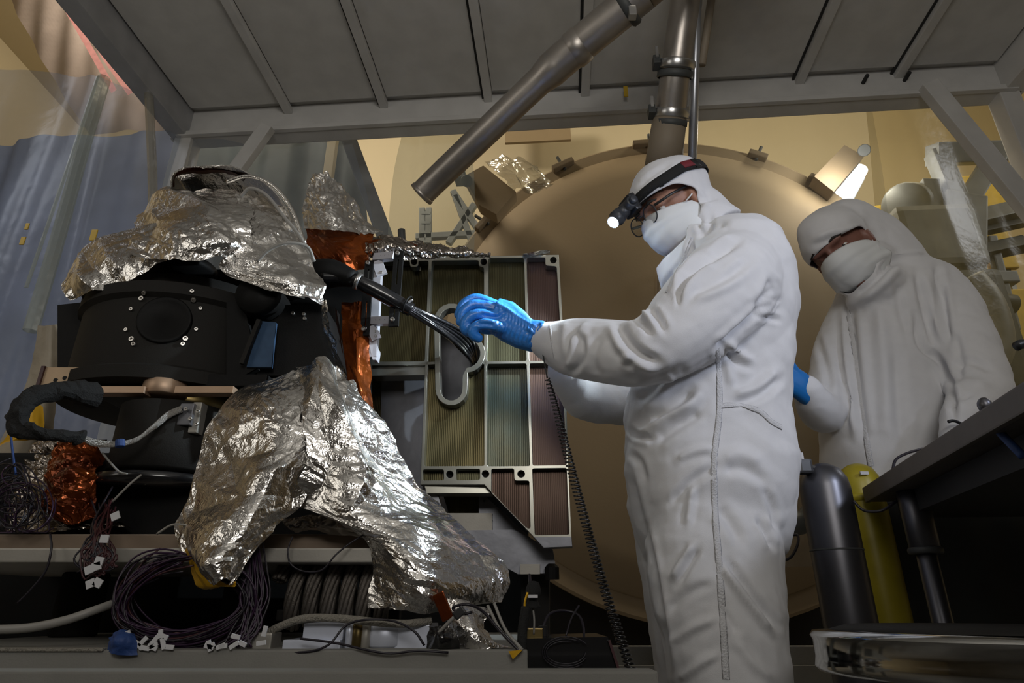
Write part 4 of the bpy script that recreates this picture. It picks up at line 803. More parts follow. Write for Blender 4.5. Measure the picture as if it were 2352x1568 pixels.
Pf, Nf, Ff = remesh([p3]+sum(f3, []), 0.003, 3); obj('glove', (Pf, Ff), 'glove_b', w2, True)
obj('sleeve_band', tube(path(((2178, 968), (2190, 966), (2206, 972), (2216, 985)), 1.50, 5), 0.004, 8), 'black_plastic', w2, True)
# ------------------------------------------------------------------ stand under the instrument
def slab(name, px0, px1, d, y0, y1, depth, m, par=None, bev=0.003):
    """level slab whose front face shows between rows y0 and y1 at depth d"""
    z1 = W(1176, y0, d).z; z0 = W(1176, y1, d).z; xa = W(px0, (y0+y1)/2, d).x; xb = W(px1, (y0+y1)/2, d).x
    return obj(name, box(((xa+xb)/2, d+depth/2, (z0+z1)/2), (xb-xa, depth, z1-z0), None, bev), m, par)
st = thing('support_stand', 'long grey support stand under the foil wrapped instrument', 'stand', (-0.5, 1.4, 0))
slab('base_beam', -420, 1212, 1.12, 1492, 1541, 0.75, 'bar_paint', st)
slab('lower_plate', -420, 862, 1.22, 1258, 1291, 0.6, 'dull_alu', st)
slab('upper_plate', -360, 930, 1.30, 1226, 1262, 0.5, 'brown_plate', st)
slab('back_dark_sheet', -500, 900, 1.86, 1262, 1500, 0.02, 'black_metal', st)  # black sheet added to keep the gap between the plates dark
for x in (-1.05, 0.0):
    for y in (1.2, 1.75): obj('leg', box((x, y, W(1176, 1541, 1.12).z/2), (0.08, 0.08, W(1176, 1541, 1.12).z), None, 0.004), 'bar_paint', st)
zb = W(1176, 1492, 1.12).z                          # top of the base beam
for px in (-100, 180, 560): obj('pillar', cyl((W(px, 1400, 1.6).x, 1.6, zb), (W(px, 1400, 1.6).x, 1.6, W(1176, 1291, 1.22).z), 0.05, 16), 'black_rough', st, True)
tag(slab('front_rail', -700, 1515, 0.96, 1541, 1640, 0.05, 'bar_paint'), 'pale grey rail along the bottom edge in front of the stand', 'rail')
tag(slab('back_rail', 1330, 1925, 2.3, 1484, 1527, 0.06, 'bar_paint'), 'pale rail behind the worker legs near the bottom', 'rail')
o = slab('shade_block', 1080, 2200, 5.0, 1325, 1620, 0.4, 'black_rough'); tag(o, 'black block standing for the shade under the round chamber door', 'plinth')  # black block put where shade lies below the door
tag(slab('low_curb', 1250, 1960, 3.2, 1527, 1640, 0.3, 'bar_paint'), 'grey curb on the floor behind the worker legs', 'curb')
# wire rope isolator between the plates
ir = thing('wire_rope_isolator', 'coil of thick twisted steel rope between the stand plates', 'isolator', W(770, 1425, 1.32))
ca_, cb_ = W(655, 1362, 1.33), W(905, 1362, 1.33); turns = 6.3; nn = 420; rc = 0.052; rs = 0.0052
axu = (cb_-ca_); c0 = [ca_+axu*(k/nn)+Vector((0, -1, 0))*(rc*math.cos(2*math.pi*turns*k/nn+0.4))*0.9+UP*(rc*1.05*math.sin(2*math.pi*turns*k/nn+0.4)) for k in range(nn+1)]
for s in range(7):
    P = []
    for k in range(nn+1):
        t = (c0[min(k+1, nn)]-c0[max(k-1, 0)]).normalized(); rad = (c0[k]-(ca_+axu*(k/nn))); rad = (rad-t*rad.dot(t)).normalized(); b = t.cross(rad); a = 2*math.pi*s/7+k*0.115
        P.append(c0[k]+rad*(0.0098*math.cos(a))+b*(0.0098*math.sin(a)))
    obj('rope_strand', tube(P, rs, 6), 'rope', ir, True)
obj('clamp_bar', bar(W(640, 1318, 1.34), W(920, 1318, 1.34), 0.03, 0.02, 0.003), 'black_rough', ir); obj('clamp_bar', bar(W(640, 1412, 1.34), W(920, 1412, 1.34), 0.03, 0.02, 0.003), 'black_rough', ir)
# machined blocks on the beam
bk = thing('machined_block', 'bright stepped aluminium block lying on the base beam', 'block', W(820, 1498, 1.16))
def blk(x0, x1, y0, y1, d, dep, m='headlit_alu', n='block_step', bev=0.002):
    return slab(n, x0, x1, d, y0, y1, dep, m, bk, bev)
blk(648, 780, 1469, 1505, 1.155, 0.16); blk(696, 788, 1431, 1470, 1.165, 0.14); blk(786, 850, 1432, 1505, 1.185, 0.12, 'dull_alu'); blk(905, 985, 1434, 1505, 1.175, 0.14); blk(980, 1018, 1470, 1505, 1.165, 0.14)
for px, r, m in ((818, 0.012, 'brass'), (838, 0.008, 'dull_alu'), (876, 0.040, 'headlit_alu'), (800, 0.007, 'headlit_alu')):
    q = W(px, 1500, 1.175); obj('block_column', cyl((q.x, 1.165+r, zb), (q.x, 1.165+r, W(px, 1433, 1.175).z), r, 20), m, bk, True)
tag(obj('small_block', box(W(600, 1478, 1.18), (0.05, 0.05, 0.035), None, 0.003), 'dull_alu'), 'dark grey block left of the bright stepped block', 'block')
P = path(((590, 1468, 1.2), (640, 1440, 1.17), (700, 1420, 1.15), (780, 1420, 1.15), (860, 1428, 1.15), (930, 1432, 1.16), (990, 1425, 1.18)), n=8); tag(obj('braided_strap', tube(P, 0.0065, 10), 'strap', smooth=True), 'grey braided strap lying over the bright block', 'strap')
o = slab('base_strap', -300, 235, 1.115, 1488, 1496, 0.03, 'strap'); tag(o, 'grey woven strap along the top of the base beam at left', 'strap')

# ------------------------------------------------------------------ black instrument
ins = thing('instrument', 'black round instrument housing with steel screws under silver foil', 'instrument', (-0.75, 1.62, 0.75))
dc = W(455, 760, 1.62); rz = 0.275; zt = W(430, 641, 1.345).z; z0 = W(430, 868, 1.345).z
C = Vector((dc.x, 1.62, z0)); Hh = zt-z0
dr = lathe([(rz-0.02, 0), (rz+0.012, 0.0), (rz+0.012, 0.030), (rz-0.006, 0.040), (rz-0.006, Hh-0.045), (rz+0.006, Hh-0.035), (rz+0.006, Hh-0.006), (rz-0.004, Hh), (rz-0.05, Hh+0.002), (rz-0.06, Hh+0.05), (0.12, Hh+0.06)], C, UP, 72)
smooth_by_angle(obj('drum', dr, 'black_rough', ins), 30)
bvd = BVHTree.FromPolygons([Vector(v) for v in dr[0]], dr[1])
q, n_, i, dd = bvd.ray_cast(CAM, ray(378, 735).normalized())
obj('port_cover', lathe([(0.060, -0.02), (0.060, 0.004), (0.056, 0.006), (0.050, 0.002), (0.0, 0.002)], q, n_, 40), 'black_metal', ins, True)
for px, py, sz in ((327, 687, 1.2), (332, 671, 1.0), (445, 687, 1.2), (441, 670, 1.0), (303, 711, 0.9), (460, 709, 0.9), (291, 758, 0.9), (450, 757, 0.9), (305, 780, 1.25), (426, 779, 1.25), (308, 791, 1.0), (420, 791, 1.0), (567, 695, 0.9), (545, 815, 0.9)):
    q, n_, i, dd = bvd.ray_cast(CAM, ray(px, py).normalized())
    if q is not None: bolt(q+n_*0.001, n_, ins, sz)
def blackbox(poly, d, dep, name, m='black_metal'): return obj(name, prism([W(*p, d) for p in poly], Vector((0, 1, 0)), dep), m, ins)
blackbox(((596, 700), (745, 700), (772, 862), (590, 862)), 1.42, 0.3, 'side_housing'); blackbox(((132, 700), (225, 690), (222, 862), (132, 862)), 1.50, 0.2, 'side_housing')
blackbox(((560, 692), (590, 845), (560, 862), (520, 862), (520, 692)), 1.40, 0.1, 'side_bracket')
blackbox(((225, 700), (300, 625), (520, 618), (600, 660), (770, 705), (778, 870), (215, 870)), 1.55, 0.05, 'dark_backing'); blackbox(((700, 640), (850, 640), (850, 1010), (700, 1010)), 1.72, 0.03, 'dark_backing_side')  # black backings added to darken the gaps round the drum
obj('side_lobe', lathe([(0.05, 0), (0.052, 0.01), (0.052, 0.10)], W(588, 672, 1.36), Vector((0, 1, 0)), 24), 'black_metal', ins, True)
obj('side_ear', lathe([(0.05, 0), (0.052, 0.01), (0.052, 0.10)], W(232, 660, 1.42), Vector((0, 1, 0)), 24), 'black_metal', ins, True)
obj('top_hat', lathe([(0.10, 0), (0.10, 0.025), (0.08, 0.03)], W(405, 632, 1.5), UP, 32), 'black_metal', ins, True)
obj('blue_window', prism([W(*p, 1.395) for p in ((566, 843), (598, 737), (634, 740), (623, 843))], Vector((0, 1, 0)), 0.01), 'blue_reflection', ins)
obj('window_edge', bar(W(556, 836, 1.385), W(596, 735, 1.385), 0.012, 0.01), 'black_rough', ins)
fp_ = obj('flange_plate', box(W(400, 876, 1.40)+Vector((0, 0.13, 0)), (0.44, 0.28, 0.030), None, 0.003), 'black_metal', ins)
for px in (221, 266, 310, 447, 493): bolt(W(px, 884, 1.397), Vector((0, -1, 0)), fp_, 1.1)
bolt(W(390, 868, 1.39), Vector((0, -1, 0)), ins, 1.1)
for px, py in ((200, 733), (226, 728), (673, 720), (698, 722), (700, 732)): bolt(W(px, py, 1.42 if px > 400 else 1.50), Vector((0, -1, 0)), ins, 0.9)
obj('copper_strip', box(W(270, 899, 1.35), (0.135, 0.03, 0.016), None, 0.001), 'copper', ins); obj('copper_strip', box(W(475, 899, 1.35), (0.13, 0.03, 0.016), None, 0.001), 'copper', ins)
obj('metal_spacer', lathe([(0.046, -0.018), (0.048, -0.016), (0.048, 0.014), (0.046, 0.016)], W(365, 886, 1.36)+Vector((0, 0.03, 0)), UP, 32), 'copper', ins, True)
obj('end_block', box(W(160, 876, 1.40), (0.10, 0.06, 0.050), None, 0.002), 'wood_block', ins)
for px, py, r in ((128, 873, 0.005), (149, 868, 0.005), (180, 867, 0.002)): obj('block_hole', cyl(W(px, py, 1.368), W(px, py, 1.39), r, 10), 'black_gap', ins)
obj('block_edge', box(W(112, 874, 1.395), (0.008, 0.06, 0.052)), 'wire_red', ins)
obj('brass_ring', lathe([(0.10, 0), (0.105, 0.004), (0.105, 0.05), (0.075, 0.055), (0.075, 0.0)], W(432, 962, 1.50), UP, 40, False), 'brass', ins, True)
obj('lower_barrel', lathe([(0.115, 0), (0.12, 0.005), (0.12, 0.15), (0.10, 0.155)], W(380, 1095, 1.45), UP, 40), 'black_rough', ins, True)
obj('barrel_flange', lathe([(0.15, 0), (0.15, 0.02), (0.13, 0.025)], W(375, 1130, 1.45), UP, 40), 'gloss_black', ins, True)
obj('lower_housing', box(W(300, 1165, 1.55), (0.55, 0.3, 0.20), None, 0.01), 'black_metal', ins); obj('pedestal', lathe([(0.2, 0), (0.2, 0.07)], W(420, 1228, 1.6), UP, 32), 'black_metal', ins)
obj('connector_box', box(W(322, 945, 1.40), (0.045, 0.04, 0.040), None, 0.003), 'black_rough', ins); obj('connector_cap', box(W(322, 934, 1.38), (0.036, 0.03, 0.010), None, 0.002), 'dull_alu', ins)
cn = obj('cable_connector', box(W(432, 955, 1.36), (0.034, 0.03, 0.05), None, 0.003), 'grey_alu', ins); obj('connector_flange', box(W(455, 962, 1.37), (0.020, 0.03, 0.07), None, 0.003), 'dull_alu', ins)
for px, py in ((428, 940), (438, 962), (455, 945), (452, 974)): bolt(W(px, py, 1.34), Vector((0, -1, 0)), cn, 0.9)

# ------------------------------------------------------------------ foil blankets
def foil(name, rows, nu, nv, cr, edge, seed, m, label, cat='foil blanket'):
    return tag(obj(name, sheet(rows, nu, nv, cr, edge, seed), m), label, cat)
BIG = dict(scale=9, amp=0.024, octv=5, stretch=3.0, gain=0.50, patch=0.5, ang=-0.3, turn=0.35); FINE = dict(scale=18, amp=0.011, octv=4, stretch=1.5, gain=0.58, patch=0.4); LARGE = dict(scale=11, amp=0.020, octv=5, stretch=2.2, gain=0.54, patch=0.4, ang=0.2, turn=0.5)
foil('foil_blanket', [[(640, 850, 1.33), (700, 838, 1.30), (775, 846, 1.32)], [(540, 888, 1.32), (670, 900, 1.24), (800, 885, 1.30)], [(490, 960, 1.30), (640, 985, 1.20), (775, 970, 1.25)], [(462, 1060, 1.28), (600, 1070, 1.17), (735, 1060, 1.22)],
     [(425, 1145, 1.25), (550, 1155, 1.15), (705, 1150, 1.2)], [(395, 1205, 1.22), (500, 1235, 1.13), (640, 1212, 1.18)], [(412, 1268, 1.2), (480, 1290, 1.12), (572, 1272, 1.16)], [(470, 1322, 1.18), (505, 1338, 1.12), (530, 1345, 1.14)]],
     200, 210, dict(scale=10, amp=0.014, octv=5, stretch=1.7, gain=0.54, patch=0.4), 0.006, 3, 'foil', 'crumpled silver foil blanket draped down to a yellow tip, left half of the big tent')
foil('foil_blanket', [[(690, 840, 1.31), (755, 842, 1.30), (805, 860, 1.33)], [(690, 930, 1.235), (785, 930, 1.245), (862, 945, 1.34)], [(705, 1010, 1.195), (805, 1020, 1.23), (912, 1028, 1.35)], [(700, 1100, 1.185), (830, 1110, 1.21), (968, 1112, 1.36)],
     [(665, 1172, 1.20), (850, 1190, 1.19), (1022, 1172, 1.34)], [(800, 1212, 1.22), (930, 1238, 1.17), (1056, 1215, 1.32)], [(856, 1280, 1.22), (965, 1300, 1.15), (1112, 1276, 1.30)], [(850, 1345, 1.22), (985, 1360, 1.15), (1162, 1328, 1.28)], [(850, 1392, 1.2), (980, 1405, 1.16), (1140, 1385, 1.26)]],
     220, 260, BIG, 0.008, 11, 'foil', 'bright crumpled silver foil sweeping down right below the machined panel')
foil('foil_blanket', [[(1015, 1385, 1.2), (1070, 1380, 1.18), (1135, 1392, 1.22)], [(1030, 1430, 1.17), (1080, 1430, 1.15), (1120, 1430, 1.19)], [(1045, 1465, 1.16), (1090, 1470, 1.14), (1140, 1470, 1.17)], [(1040, 1492, 1.16), (1100, 1495, 1.14), (1190, 1495, 1.17)]],
     90, 90, FINE, 0.010, 17, 'foil_fine', 'small crumpled foil tail lying on the base beam')
foil('foil_blanket', [[(308, 484, 1.52), (390, 434, 1.50), (480, 422, 1.50), (570, 440, 1.50)], [(300, 530, 1.42), (360, 492, 1.39), (460, 480, 1.37), (575, 495, 1.40)], [(297, 565, 1.36), (370, 545, 1.32), (460, 540, 1.31), (565, 560, 1.36)], [(300, 585, 1.34), (380, 592, 1.31), (460, 595, 1.31), (530, 580, 1.36)]],
     170, 130, LARGE, 0.006, 23, 'foil', 'smooth folded silver foil cap over the top of the black instrument')
foil('foil_blanket', [[(375, 500, 1.40), (380, 548, 1.345), (385, 600, 1.345)], [(228, 552, 1.42), (246, 605, 1.36), (268, 655, 1.36)], [(178, 598, 1.42), (186, 640, 1.37), (215, 672, 1.37)], [(158, 640, 1.44), (152, 672, 1.40), (160, 694, 1.39)]],
     110, 110, dict(scale=10, amp=0.018, octv=5, stretch=3, gain=0.52, patch=0.4), 0.005, 29, 'foil', 'silver foil flap hanging at the left side of the instrument top')
foil('foil_blanket', [[(548, 440, 1.46), (608, 452, 1.50), (662, 482, 1.52)], [(540, 500, 1.385), (612, 515, 1.41), (688, 532, 1.47)], [(520, 570, 1.345), (620, 585, 1.365), (722, 590, 1.43)], [(510, 618, 1.335), (640, 632, 1.335), (742, 645, 1.40)], [(600, 662, 1.33), (675, 680, 1.34), (742, 705, 1.39)]],
     150, 150, FINE, 0.007, 37, 'foil_fine', 'finely crinkled silver foil on the right of the instrument top')
foil('foil_blanket', [[(715, 405, 1.66), (740, 398, 1.63), (765, 410, 1.66)], [(705, 450, 1.64), (750, 450, 1.58), (800, 455, 1.66)], [(700, 490, 1.63), (765, 492, 1.56), (838, 492, 1.66)], [(695, 525, 1.62), (780, 528, 1.55), (882, 532, 1.66)]],
     110, 110, dict(scale=14, amp=0.016, octv=4, stretch=1.5, gain=0.55), 0.008, 41, 'foil_fine', 'crumpled foil peak standing up behind the amber film')
foil('foil_blanket', [[(840, 548, 1.68), (900, 545, 1.66), (990, 560, 1.68), (1060, 572, 1.70), (1128, 578, 1.72)], [(835, 565, 1.62), (900, 562, 1.60), (990, 574, 1.63), (1060, 582, 1.66), (1128, 584, 1.70)], [(835, 590, 1.62), (900, 592, 1.62), (990, 592, 1.65), (1060, 592, 1.68), (1128, 590, 1.72)]],
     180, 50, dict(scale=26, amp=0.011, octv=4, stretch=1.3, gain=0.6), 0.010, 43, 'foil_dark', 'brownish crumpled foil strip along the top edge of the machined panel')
foil('foil_scrap', [[(1200, 582, 1.71), (1228, 580, 1.70), (1262, 573, 1.72)], [(1200, 588, 1.74), (1230, 588, 1.74), (1262, 584, 1.74)]], 40, 14, dict(scale=30, amp=0.004, octv=3), 0.003, 47, 'foil', 'tiny bright foil scrap on the top right edge of the panel', 'foil')
foil('foil_strip', [[(738, 690, 1.40), (752, 690, 1.38)], [(748, 760, 1.40), (762, 758, 1.37)], [(762, 820, 1.40), (776, 818, 1.37)], [(772, 862, 1.40), (790, 862, 1.38)]], 16, 90, dict(scale=24, amp=0.006, octv=3), 0.004, 53, 'foil', 'narrow foil edge running down the right side of the instrument', 'foil')
foil('foil_blanket', [[(75, 1010, 1.45), (150, 1000, 1.42), (240, 1005, 1.45)], [(62, 1080, 1.42), (130, 1080, 1.36), (210, 1080, 1.42)], [(45, 1150, 1.40), (110, 1160, 1.34), (190, 1160, 1.40)], [(20, 1222, 1.38), (150, 1222, 1.32), (300, 1222, 1.38)]],
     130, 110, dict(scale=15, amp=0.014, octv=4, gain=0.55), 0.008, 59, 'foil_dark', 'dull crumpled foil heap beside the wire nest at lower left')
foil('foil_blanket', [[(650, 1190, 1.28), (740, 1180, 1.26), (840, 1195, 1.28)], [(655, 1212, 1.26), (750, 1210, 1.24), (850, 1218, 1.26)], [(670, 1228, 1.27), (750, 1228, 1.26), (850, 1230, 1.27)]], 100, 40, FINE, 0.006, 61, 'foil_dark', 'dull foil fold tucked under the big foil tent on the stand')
tag(obj('amber_film', sheet([[(702, 522, 1.64), (770, 524, 1.60), (860, 532, 1.64)], [(708, 575, 1.62), (775, 575, 1.57), (850, 578, 1.62)], [(735, 628, 1.62), (790, 628, 1.58), (845, 615, 1.62)]], 90, 70, dict(scale=13, amp=0.013, octv=4, stretch=3.0, gain=0.45, ang=0.1, turn=0.3), 0.004, 67), 'amber_film'), 'shiny amber film below the crumpled foil peak', 'film')
tag(obj('amber_film', sheet([[(140, 1020, 1.38), (190, 1015, 1.36), (235, 1040, 1.38)], [(110, 1080, 1.35), (165, 1080, 1.33), (220, 1090, 1.35)], [(100, 1140, 1.33), (160, 1140, 1.31), (215, 1140, 1.33)], [(125, 1190, 1.32), (170, 1200, 1.31), (210, 1185, 1.32)]], 90, 90, dict(scale=16, amp=0.022, octv=4, gain=0.5), 0.008, 71), 'amber_film'), 'crushed dark amber film at lower left beside the wires', 'film')
tag(obj('amber_film', sheet([[(780, 690, 1.60), (820, 690, 1.58), (850, 700, 1.60)], [(785, 780, 1.58), (820, 790, 1.56), (850, 800, 1.6)], [(790, 870, 1.56), (830, 900, 1.54), (860, 930, 1.6)], [(800, 940, 1.56), (850, 960, 1.54), (880, 990, 1.6)]], 50, 80, dict(scale=9, amp=0.012, octv=3), 0.006, 73), 'amber_film'), 'amber film strip between the instrument and the machined panel', 'film')
tag(obj('amber_film', sheet([[(850, 552, 1.66), (900, 552, 1.64), (960, 566, 1.66)], [(850, 585, 1.64), (900, 585, 1.63), (960, 588, 1.65)]], 40, 20, dict(scale=10, amp=0.008, octv=3), 0.004, 75), 'amber_film'), 'amber film patch under the brownish foil at the panel top left', 'film')
tag(obj('yellow_film', sheet([[(425, 1262, 1.20), (450, 1250, 1.17), (470, 1262, 1.17)], [(432, 1300, 1.19), (460, 1305, 1.15), (490, 1318, 1.15)], [(450, 1340, 1.18), (485, 1345, 1.14), (530, 1345, 1.14)], [(470, 1352, 1.18), (500, 1355, 1.15), (542, 1338, 1.15)]], 40, 50, dict(scale=12, amp=0.008, octv=3), 0.006, 79), 'yellow_film'), 'yellow film lining under the tip of the big foil', 'film')
tag(obj('cream_blanket', sheet([[(88, 748, 1.75), (115, 744, 1.72), (140, 742, 1.75)], [(70, 860, 1.72), (110, 860, 1.68), (135, 860, 1.72)], [(30, 960, 1.68), (90, 955, 1.64), (130, 960, 1.7)], [(-20, 1060, 1.66), (60, 1060, 1.62), (120, 1070, 1.68)]], 60, 80, dict(scale=6, amp=0.008, octv=3), 0.003, 83), 'cream_blanket'), 'cream blanket panel at the left edge behind the black cable loop', 'blanket')
tag(obj('yellow_film', sheet([[(40, 955, 1.55), (75, 925, 1.55), (100, 935, 1.55)], [(20, 1000, 1.53), (70, 990, 1.52), (100, 1000, 1.53)], [(-10, 1030, 1.53), (30, 1012, 1.52), (60, 1012, 1.53)]], 30, 30, dict(scale=10, amp=0.006, octv=2), 0.003, 85), 'yellow_film'), 'small yellow film corner inside the black cable loop', 'film')
# hoop on top of the foil cap
hp_ = thing('foil_hoop', 'silver foil hoop with dark amber inside on top of the instrument', 'hoop', W(520, 440, 1.5))
arc = crom([W(392, 432, 1.46), W(400, 398, 1.46), (W(450, 383, 1.46)), W(530, 384, 1.46), W(600, 415, 1.46), W(645, 460, 1.46), W(668, 520, 1.46)], 8)
V = []; nk = 10
for p in arc:
    for k in range(nk): V.append(Vector(p)+Vector((0, 0.14*k/(nk-1), -0.03*k/(nk-1)+0.012*math.sin(math.pi*k/(nk-1)))))
V = np.array([tuple(v) for v in V]); V[:, 2] += crush(V[:, 0], V[:, 1], 5, 16, 0.004, 3); V[:, 1] += crush(V[:, 0]+3, V[:, 2], 6, 16, 0.004, 3)
solid(obj('hoop_band', (V, [(i*nk+k, i*nk+k+1, (i+1)*nk+k+1, (i+1)*nk+k) for i in range(len(arc)-1) for k in range(nk-1)]), 'foil', hp_), 0.004)
obj('hoop_lining', sheet([[(396, 428, 1.47), (402, 402, 1.47), (450, 392, 1.47), (530, 394, 1.48), (560, 410, 1.48)], [(396, 432, 1.58), (402, 430, 1.58), (450, 430, 1.58), (530, 432, 1.58), (560, 432, 1.58)]], 40, 12, dict(scale=9, amp=0.006, octv=2), 0, 91), 'brown_film', hp_)
obj('hoop_lip', tube(crom([W(520, 418, 1.46), W(570, 405, 1.455), W(625, 425, 1.455), W(668, 478, 1.455), W(700, 560, 1.45)], 8), 0.006, 8), 'foil', hp_, True)
for i, (pts, lab) in enumerate(((((552, 452, 1.37), (575, 432, 1.36), (612, 448, 1.36), (650, 495, 1.36), (690, 545, 1.36), (720, 600, 1.38)), 'white cable arching over the right of the foil top'),
        (((590, 600, 1.32), (620, 572, 1.31), (660, 558, 1.31), (705, 566, 1.33), (722, 600, 1.36)), 'white cable making a low arch on the crinkled foil'))):
    tag(obj('white_cable', tube(path(pts, n=8), 0.0042, 8), 'wire_white', smooth=True), lab, 'cable')

# ------------------------------------------------------------------ machined panel
PN = -RD; pp0 = W(1080, 925, 1.75)
def pq(px, py, off=0.0): p = Wpl(px, py, pp0-PN*off, PN)-(pp0-PN*off); return (p.dot(RR), p.z)
def loop(pts): return [pq(*p) for p in pts]
def rl(pts, r=6):                                   # round the corners of a pixel loop
    out = []; n = len(pts)
    for i in range(n):
        a, b, c = np.array(pts[i-1], float), np.array(pts[i], float), np.array(pts[(i+1) % n], float)
        u = (a-b)/np.linalg.norm(a-b); v = (c-b)/np.linalg.norm(c-b); s, e = b+u*r, b+v*r
        for t in (0, 0.33, 0.67, 1): out.append(tuple((1-t)**2*s+2*t*(1-t)*b+t*t*e))
    return out
def circ(px, py, r, n=20): return [(px+r*math.cos(2*math.pi*k/n), py+r*math.sin(2*math.pi*k/n)) for k in range(n)]
mp = thing('machined_plate', 'olive gold machined metal panel with square pockets and a keyhole slot', 'panel', (pp0.x, pp0.y, 0.75))
outer = [(860, 593), (1283, 585), (1297, 830), (1305, 1070), (1312, 1232), (1227, 1233), (1113, 1112), (966, 1112), (977, 838), (852, 838)]
def slot(e):                                        # keyhole slot outline, grown by e pixels
    P = []
    for a in range(180, 361, 20): P.append((1038+(30+e)*math.cos(R(a)), 738+(30+e)*math.sin(R(a))))
    P.append((1068+e, 770))
    for a in range(-65, 100, 15): P.append((1070+(34+e)*math.cos(R(a)), 812+(34+e)*math.sin(R(a))))
    P.append((1064+e, 862))
    for a in range(0, 181, 20): P.append((1037+(26+e)*math.cos(R(a)), 894+(27+e)*math.sin(R(a))))
    return P
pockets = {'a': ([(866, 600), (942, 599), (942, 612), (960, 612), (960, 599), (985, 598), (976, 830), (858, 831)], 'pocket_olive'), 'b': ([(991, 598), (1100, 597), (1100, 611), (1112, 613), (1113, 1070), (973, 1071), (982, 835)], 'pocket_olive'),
           'c': ([(1121, 611), (1121, 592), (1204, 591), (1210, 829), (1118, 830)], 'pocket_green'), 'd': ([(1209, 591), (1253, 590), (1253, 609), (1279, 611), (1292, 828), (1215, 829)], 'pocket_rose_sheen'),
           'e': ([(1118, 835), (1210, 834), (1218, 1070), (1118, 1071)], 'pocket_teal_sheen'), 'f': ([(1215, 834), (1292, 833), (1302, 1068), (1223, 1069)], 'pocket_rose_sheen'),
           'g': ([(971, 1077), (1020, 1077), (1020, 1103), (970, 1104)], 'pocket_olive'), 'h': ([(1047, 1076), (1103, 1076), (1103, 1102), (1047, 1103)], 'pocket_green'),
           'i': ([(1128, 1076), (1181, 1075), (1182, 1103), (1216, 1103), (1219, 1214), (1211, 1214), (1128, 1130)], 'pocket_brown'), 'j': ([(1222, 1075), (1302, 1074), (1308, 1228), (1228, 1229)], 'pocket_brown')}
bores = [(951, 601, 8), (1111, 601, 8), (1271, 597, 8), (1033, 1089, 9), (1115, 1088, 9), (1197, 1088, 9)]
holes = [loop(rl(v[0], 5)) for v in pockets.values()]+[loop(circ(*b)) for b in bores]
TH = 0.030
obj('frame', plate2d(loop(outer), holes, pp0-PN*TH, RR, UP, TH, 0.0008), 'frame_alu', mp)
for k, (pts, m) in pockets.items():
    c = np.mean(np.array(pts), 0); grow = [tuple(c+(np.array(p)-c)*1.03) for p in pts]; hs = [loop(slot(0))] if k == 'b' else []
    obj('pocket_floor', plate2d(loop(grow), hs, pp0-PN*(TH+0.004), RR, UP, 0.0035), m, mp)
obj('slot_rim', plate2d(loop(slot(10)), [loop(slot(0))], pp0-PN*TH, RR, UP, TH+0.004, 0.001), 'frame_alu', mp)
for a, b in (((980, 834), (1002, 833)), ((1110, 833), (1117, 833))):
    pa, pb = [pp0+RR*pq(*p)[0]+UP*pq(*p)[1]-PN*TH/2 for p in (a, b)]; obj('rib', bar(pa, pb, 0.008, TH, 0, roll=UP), 'frame_alu', mp)
obj('chamfer_plate', plate2d(loop([(1227, 1233), (1312, 1232), (1314, 1254), (1249, 1257)]), [], pp0-PN*0.05, RR, UP, 0.05, 0.001), 'grey_alu', mp)
for b in bores: q = pp0+RR*pq(b[0], b[1])[0]+UP*pq(b[0], b[1])[1]; obj('bore', cyl(q-PN*0.034, q-PN*0.024, 0.012, 16), 'black_metal', mp)
# side panel, reflector box and gussets that carry it
obj('side_wall', plate2d(loop([(850, 838), (978, 838), (966, 1112), (842, 1112)]), [], pp0-PN*0.14, RR, UP, 0.01), 'grey_alu', mp); obj('side_bar', plate2d(loop([(853, 836), (976, 836), (975, 858), (852, 860)]), [], pp0-PN*0.06, RR, UP, 0.05), 'frame_alu', mp)
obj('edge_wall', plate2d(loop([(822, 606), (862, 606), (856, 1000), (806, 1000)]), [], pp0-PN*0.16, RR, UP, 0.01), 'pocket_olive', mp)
obj('back_plate', plate2d(loop([(985, 690), (1115, 690), (1115, 935), (985, 935)]), [], pp0-PN*0.22, RR, UP, 0.01), 'grey_alu', mp)
ms = thing('panel_bracket', 'dull aluminium bracket under the lower edge of the machined panel', 'bracket', W(1150, 1300, 1.85))
def gus(poly, d, dep, m, n='gusset'): return obj(n, prism([W(*p, d) for p in poly], RD, dep), m, ms)
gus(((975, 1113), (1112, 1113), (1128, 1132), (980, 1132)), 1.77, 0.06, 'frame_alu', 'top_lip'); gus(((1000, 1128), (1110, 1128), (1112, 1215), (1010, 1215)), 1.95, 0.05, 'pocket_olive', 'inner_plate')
gus(((965, 1110), (1000, 1118), (1030, 1215), (1010, 1220)), 1.80, 0.12, 'grey_alu'); gus(((1100, 1125), (1240, 1255), (1240, 1275), (1100, 1275)), 1.90, 0.03, 'grey_alu'); gus(((1010, 1178), (1130, 1178), (1130, 1222), (1030, 1222)), 1.88, 0.03, 'dull_alu', 'cross_plate')
gus(((1050, 1218), (1180, 1216), (1270, 1262), (1276, 1300), (1262, 1316), (1190, 1318), (1150, 1296)), 1.84, 0.05, 'grey_alu', 'foot_plate'); gus(((1195, 1295), (1240, 1295), (1240, 1318), (1195, 1318)), 1.82, 0.02, 'dull_alu', 'foot_pad'); gus(((1195, 1316), (1262, 1312), (1262, 1560), (1205, 1560)), 1.95, 0.08, 'black_rough', 'leg')
obj('foot_knob', lathe([(0.02, 0), (0.02, 0.03), (0.01, 0.04)], W(1268, 1330, 1.82), UP, 14), 'black_metal', ms)
for px, py in ((1112, 1150), (1118, 1137), (1129, 1195)): obj('pin_hole', cyl(W(px, py, 1.895), W(px, py, 1.91), 0.004, 8), 'black_gap', ms)

